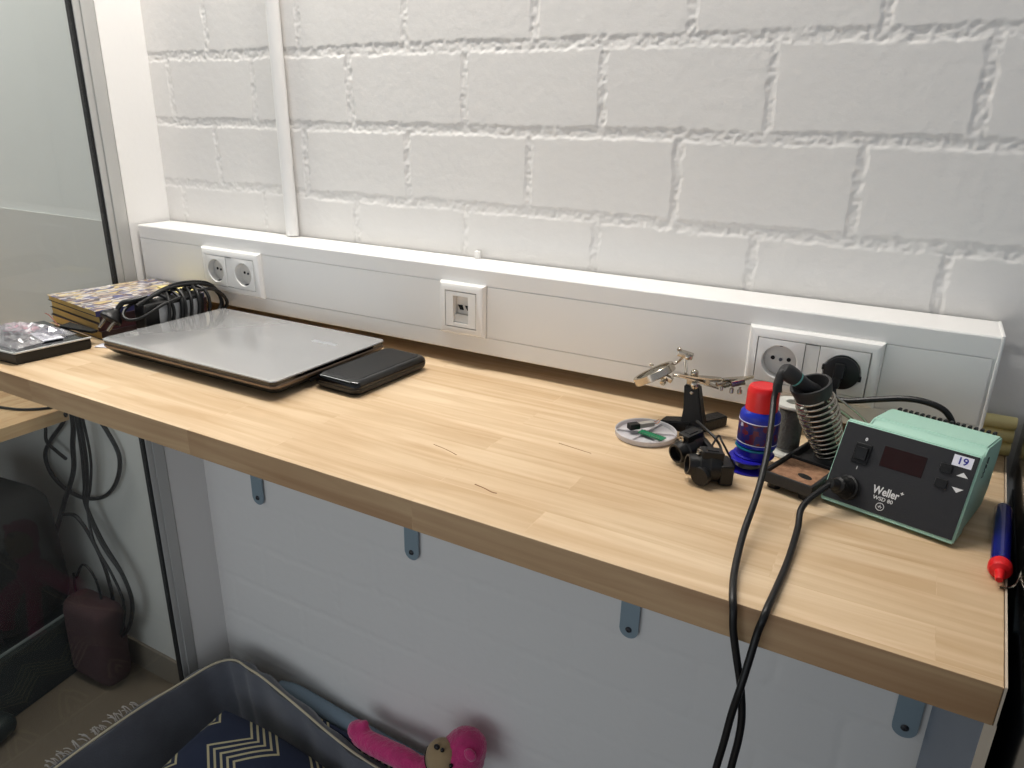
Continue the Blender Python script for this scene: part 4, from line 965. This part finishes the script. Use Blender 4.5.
MS2 = [MZ+Vector(v).normalized()*.0372 for v in ((-.95, -.15, .55), (-.80, -.60, .35), (-.50, -.85, .02), (-.15, -.95, -.25), (.2, -.9, -.45))]
mk('mouth_line', T(MS2, .0011, seg=6), M_dark, mz)

# ------------------------------------------------------------------ next room seen through the glass
od = thing('beech_desk', 'lower beech desk in the next room seen through the glass', 'desk', (-1.1, -.45, FZ))
mk('desk_top', bx((-1.9, -1.0, -.3990), (-.500, -.0135, -.3645), .0015), M_wood2, od)
for x in (-1.86, -.98):
    for y in (-.95, -.08): mk('leg', bx((x-.02, y-.02, FZ), (x+.02, y+.02, -.399), .002), M_steel, od)
tag(recenter(mk('desk_cable', T([(-.95, -.22, -.3605), (-.80, -.17, -.3605), (-.68, -.12, -.3605), (-.58, -.09, -.3605), (-.53, -.05, -.3605), (-.52, -.02, -.3605)], .0035, seg=8), M_cable), (-.7, -.1, -.3645)), 'black cable lying across the lower desk in the next room', 'cable')
def cable(pts, r, lab, nm='hanging_cable'):
    o = mk(nm, T(pts, r, seg=8), M_cable); recenter(o, pts[0]); tag(o, lab, 'cable', 'black cables hanging behind the glass')
cable([(-.492, -.022, -.372), (-.530, -.018, -.415), (-.603, -.018, -.479), (-.650, -.018, -.536), (-.640, -.018, -.590), (-.585, -.018, -.622), (-.500, -.018, -.628), (-.400, -.018, -.595), (-.330, -.018, -.530), (-.300, -.018, -.455), (-.330, -.018, -.395), (-.372, -.022, -.345), (-.42, -.03, -.30)], .0056, 'widest black cable loop hanging against the wall behind the glass')
cable([(-.640, -.016, -.402), (-.622, -.016, -.445), (-.603, -.030, -.479), (-.560, -.030, -.500), (-.525, -.030, -.512)], .0046, 'short black cable crossing the loop near the lower desk, behind the glass')
cable([(-.448, -.030, -.300), (-.460, -.028, -.395), (-.482, -.028, -.460), (-.505, -.028, -.544), (-.560, -.04, -.650), (-.60, -.06, -.75)], .0066, 'thick straight black cable left of the bundle, behind the glass')
for k, (dx, rr, lab) in enumerate(((0, .0056, 'leftmost cable of the hanging black bundle behind the glass'), (.014, .0050, 'middle cable of the hanging black bundle behind the glass'), (.034, .0036, 'thinnest rightmost cable of the hanging bundle behind the glass'))):
    q = [0, 1.2, -1.2][k]
    cable([(-.412+dx, -.040-.004*k, -.300), (-.422+dx, -.040, -.460), (-.440+dx*.7, -.040, -.560), (-.455+dx*.4, -.040-.002*k, -.625), (-.408+q*.008, -.042-.008*k, -.720), (-.345+q*.016, -.042-.008*k, -.800), (-.318+q*.010, -.044-.008*k, -.880), (-.345+q*.006, -.050-.008*k, -.970), (-.400, -.060-.010*k, -1.030), (-.460, -.07-.01*k, -1.075)], rr, lab)
cable([(-.560, -.05, -.680), (-.490, -.05, -.670), (-.430, -.05, -.74), (-.400, -.05, -.83), (-.405, -.05, -.93), (-.460, -.06, -1.0), (-.520, -.06, -1.01)], .0050, 'black cable curving down in front of the pink blanket behind the glass')
cable([(-.52, -.07, -.86), (-.47, -.07, -.80), (-.425, -.07, -.83), (-.420, -.07, -.91), (-.470, -.07, -.965), (-.535, -.07, -.92), (-.53, -.07, -.85)], .0034, 'thin tangled cable loop beside the black backpack')
# backpack
bp = thing('backpack', 'black backpack standing on a box under the lower desk', 'backpack', (-.66, -.20, -1.0))
bm = bmesh.new(); box(bm, (-.680, -.200, -.760), (.34, .24, .40), Euler((R(4), R(3), R(10))), .07, 4); ell(bm, (-.66, -.22, -.610), (.15, .11, .075)); ell(bm, (-.62, -.31, -.86), (.12, .06, .13))
rm(bm, 'bag_body', M_bag, bp, .012)
bm = bmesh.new(); ell(bm, (-.66, -.31, -.90), (.13, .065, .09)); rm(bm, 'red_pocket', M_bagred, bp, .01)
mk('strap', T([(-.56, -.26, -.62), (-.51, -.30, -.70), (-.49, -.31, -.82), (-.51, -.29, -.93)], .011, seg=10), M_bag, bp)
mk('handle_loop', T([(-.68, -.20, -.545), (-.67, -.20, -.505), (-.62, -.20, -.500), (-.59, -.20, -.545)], .006, seg=8), M_bag, bp)
bm = bmesh.new(); box(bm, (-.99, -.30, -.60), (.22, .26, .10), Euler((0, R(6), R(12))), .04, 3); bo = rm(bm, 'folded_jacket', M_oliv, None, .012); recenter(bo, (-.99, -.30, -.65)); tag(bo, 'olive grey folded jacket beside the top of the backpack', 'jacket')
cr = thing('storage_crate', 'dark grey crate with a pale rim under the backpack', 'crate', (-.70, -.28, FZ))
bm = bmesh.new(); box(bm, (-.74, -.27, -1.065), (.46, .34, .18), Euler((0, 0, R(8))), .006); mk('crate_body', bm, M_crate, cr)
bm = bmesh.new(); v = [(-.965, -.455), (-.51, -.392), (-.56, -.045), (-1.015, -.108)]
tube(bm, [(x, y, -.974) for x, y in v], .006, seg=8, closed=True, smooth=False); mk('crate_rim', bm, mat('pale_rim', (.52, .55, .54), .5), cr)
bm = bmesh.new(); box(bm, (-.405, -.075, -1.02), (.17, .09, .26), Euler((0, R(3), R(4))), .03, 3); bl = rm(bm, 'rolled_blanket', mat('dusty_pink_blanket', (.27, .18, .185), .95, var=.2, vscale=20), None, .01)
bl.location = (0, 0, 0); recenter(bl, (-.45, -.09, FZ)); bl.location = (-.49, -.10, FZ); tag(bl, 'dusty pink rolled blanket standing against the wall behind the cables', 'blanket')
bm = bmesh.new(); box(bm, (-.62, -.46, -1.120), (.42, .20, .060), Euler((0, 0, R(14))), .02, 3); bg = rm(bm, 'floor_shadow_slab', M_crate, None, .01); recenter(bg, (-.62, -.46, FZ)); tag(bg, 'flat dark green grey slab standing in for shadow on the floor before the crate', 'bag')  # low dark slab added where the floor only lies in shadow

# ------------------------------------------------------------------ lights, world, camera
tl = thing('ceiling_light', 'long tube lamp above the worktop along the wall', 'lamp', (.45, -.18, CZ-.05))
mk('lamp_body', bx((-.25, -.23, CZ-.045), (1.25, -.13, CZ-.001), .004), M_duct, tl)
def emis(name, c, s):
    t = NT(name); t.b.inputs['Emission Color'].default_value = (*c, 1); t.b.inputs['Emission Strength'].default_value = s; return t.m
mk('diffuser', bx((-.24, -.22, CZ-.052), (1.24, -.14, CZ-.0455), .002), emis('tube_glow', (1, .97, .93), 4), tl)
def area(name, loc, rot, sx, sy, power, col):
    l = bpy.data.lights.new(name, 'AREA'); l.shape = 'RECTANGLE'; l.size = sx; l.size_y = sy; l.energy = power; l.color = col
    o = bpy.data.objects.new(name, l); C.objects.link(o); o.location = loc; o.rotation_euler = rot; return o
area('tube_light', (.50, -.18, CZ-.06), (0, 0, 0), 1.2, .06, 17.5, (1, .945, .885))
area('next_room_light', (-.9, -.40, CZ-.03), (0, 0, 0), 1.2, .2, 14, (1, .98, .95))
area('low_fill_light', (.2, -2.55, -.45), (R(90), 0, 0), 1.8, 1.1, 9.5, (.86, .93, 1))  # added cool fill from an unseen source, brightens the wall under the worktop
w = bpy.data.worlds.new('w'); sc.world = w; w.use_nodes = True; bgn = w.node_tree.nodes['Background']
bgn.inputs['Color'].default_value = (.84, .90, 1, 1); bgn.inputs['Strength'].default_value = .40

cam = bpy.data.cameras.new('cam'); co = bpy.data.objects.new('cam', cam); C.objects.link(co); sc.camera = co
cam.sensor_width = 36; cam.lens = 729.8655/1024*36; cam.clip_start = .02
co.location = (1.36664, -.99421, .36403); co.rotation_mode = 'XYZ'; co.rotation_euler = (1.22317, -.0191, .51205)
sc.view_settings.view_transform = 'Standard'; sc.view_settings.look = 'None'; sc.view_settings.gamma = 1; sc.view_settings.use_curve_mapping = False
sc.view_settings.exposure = 0
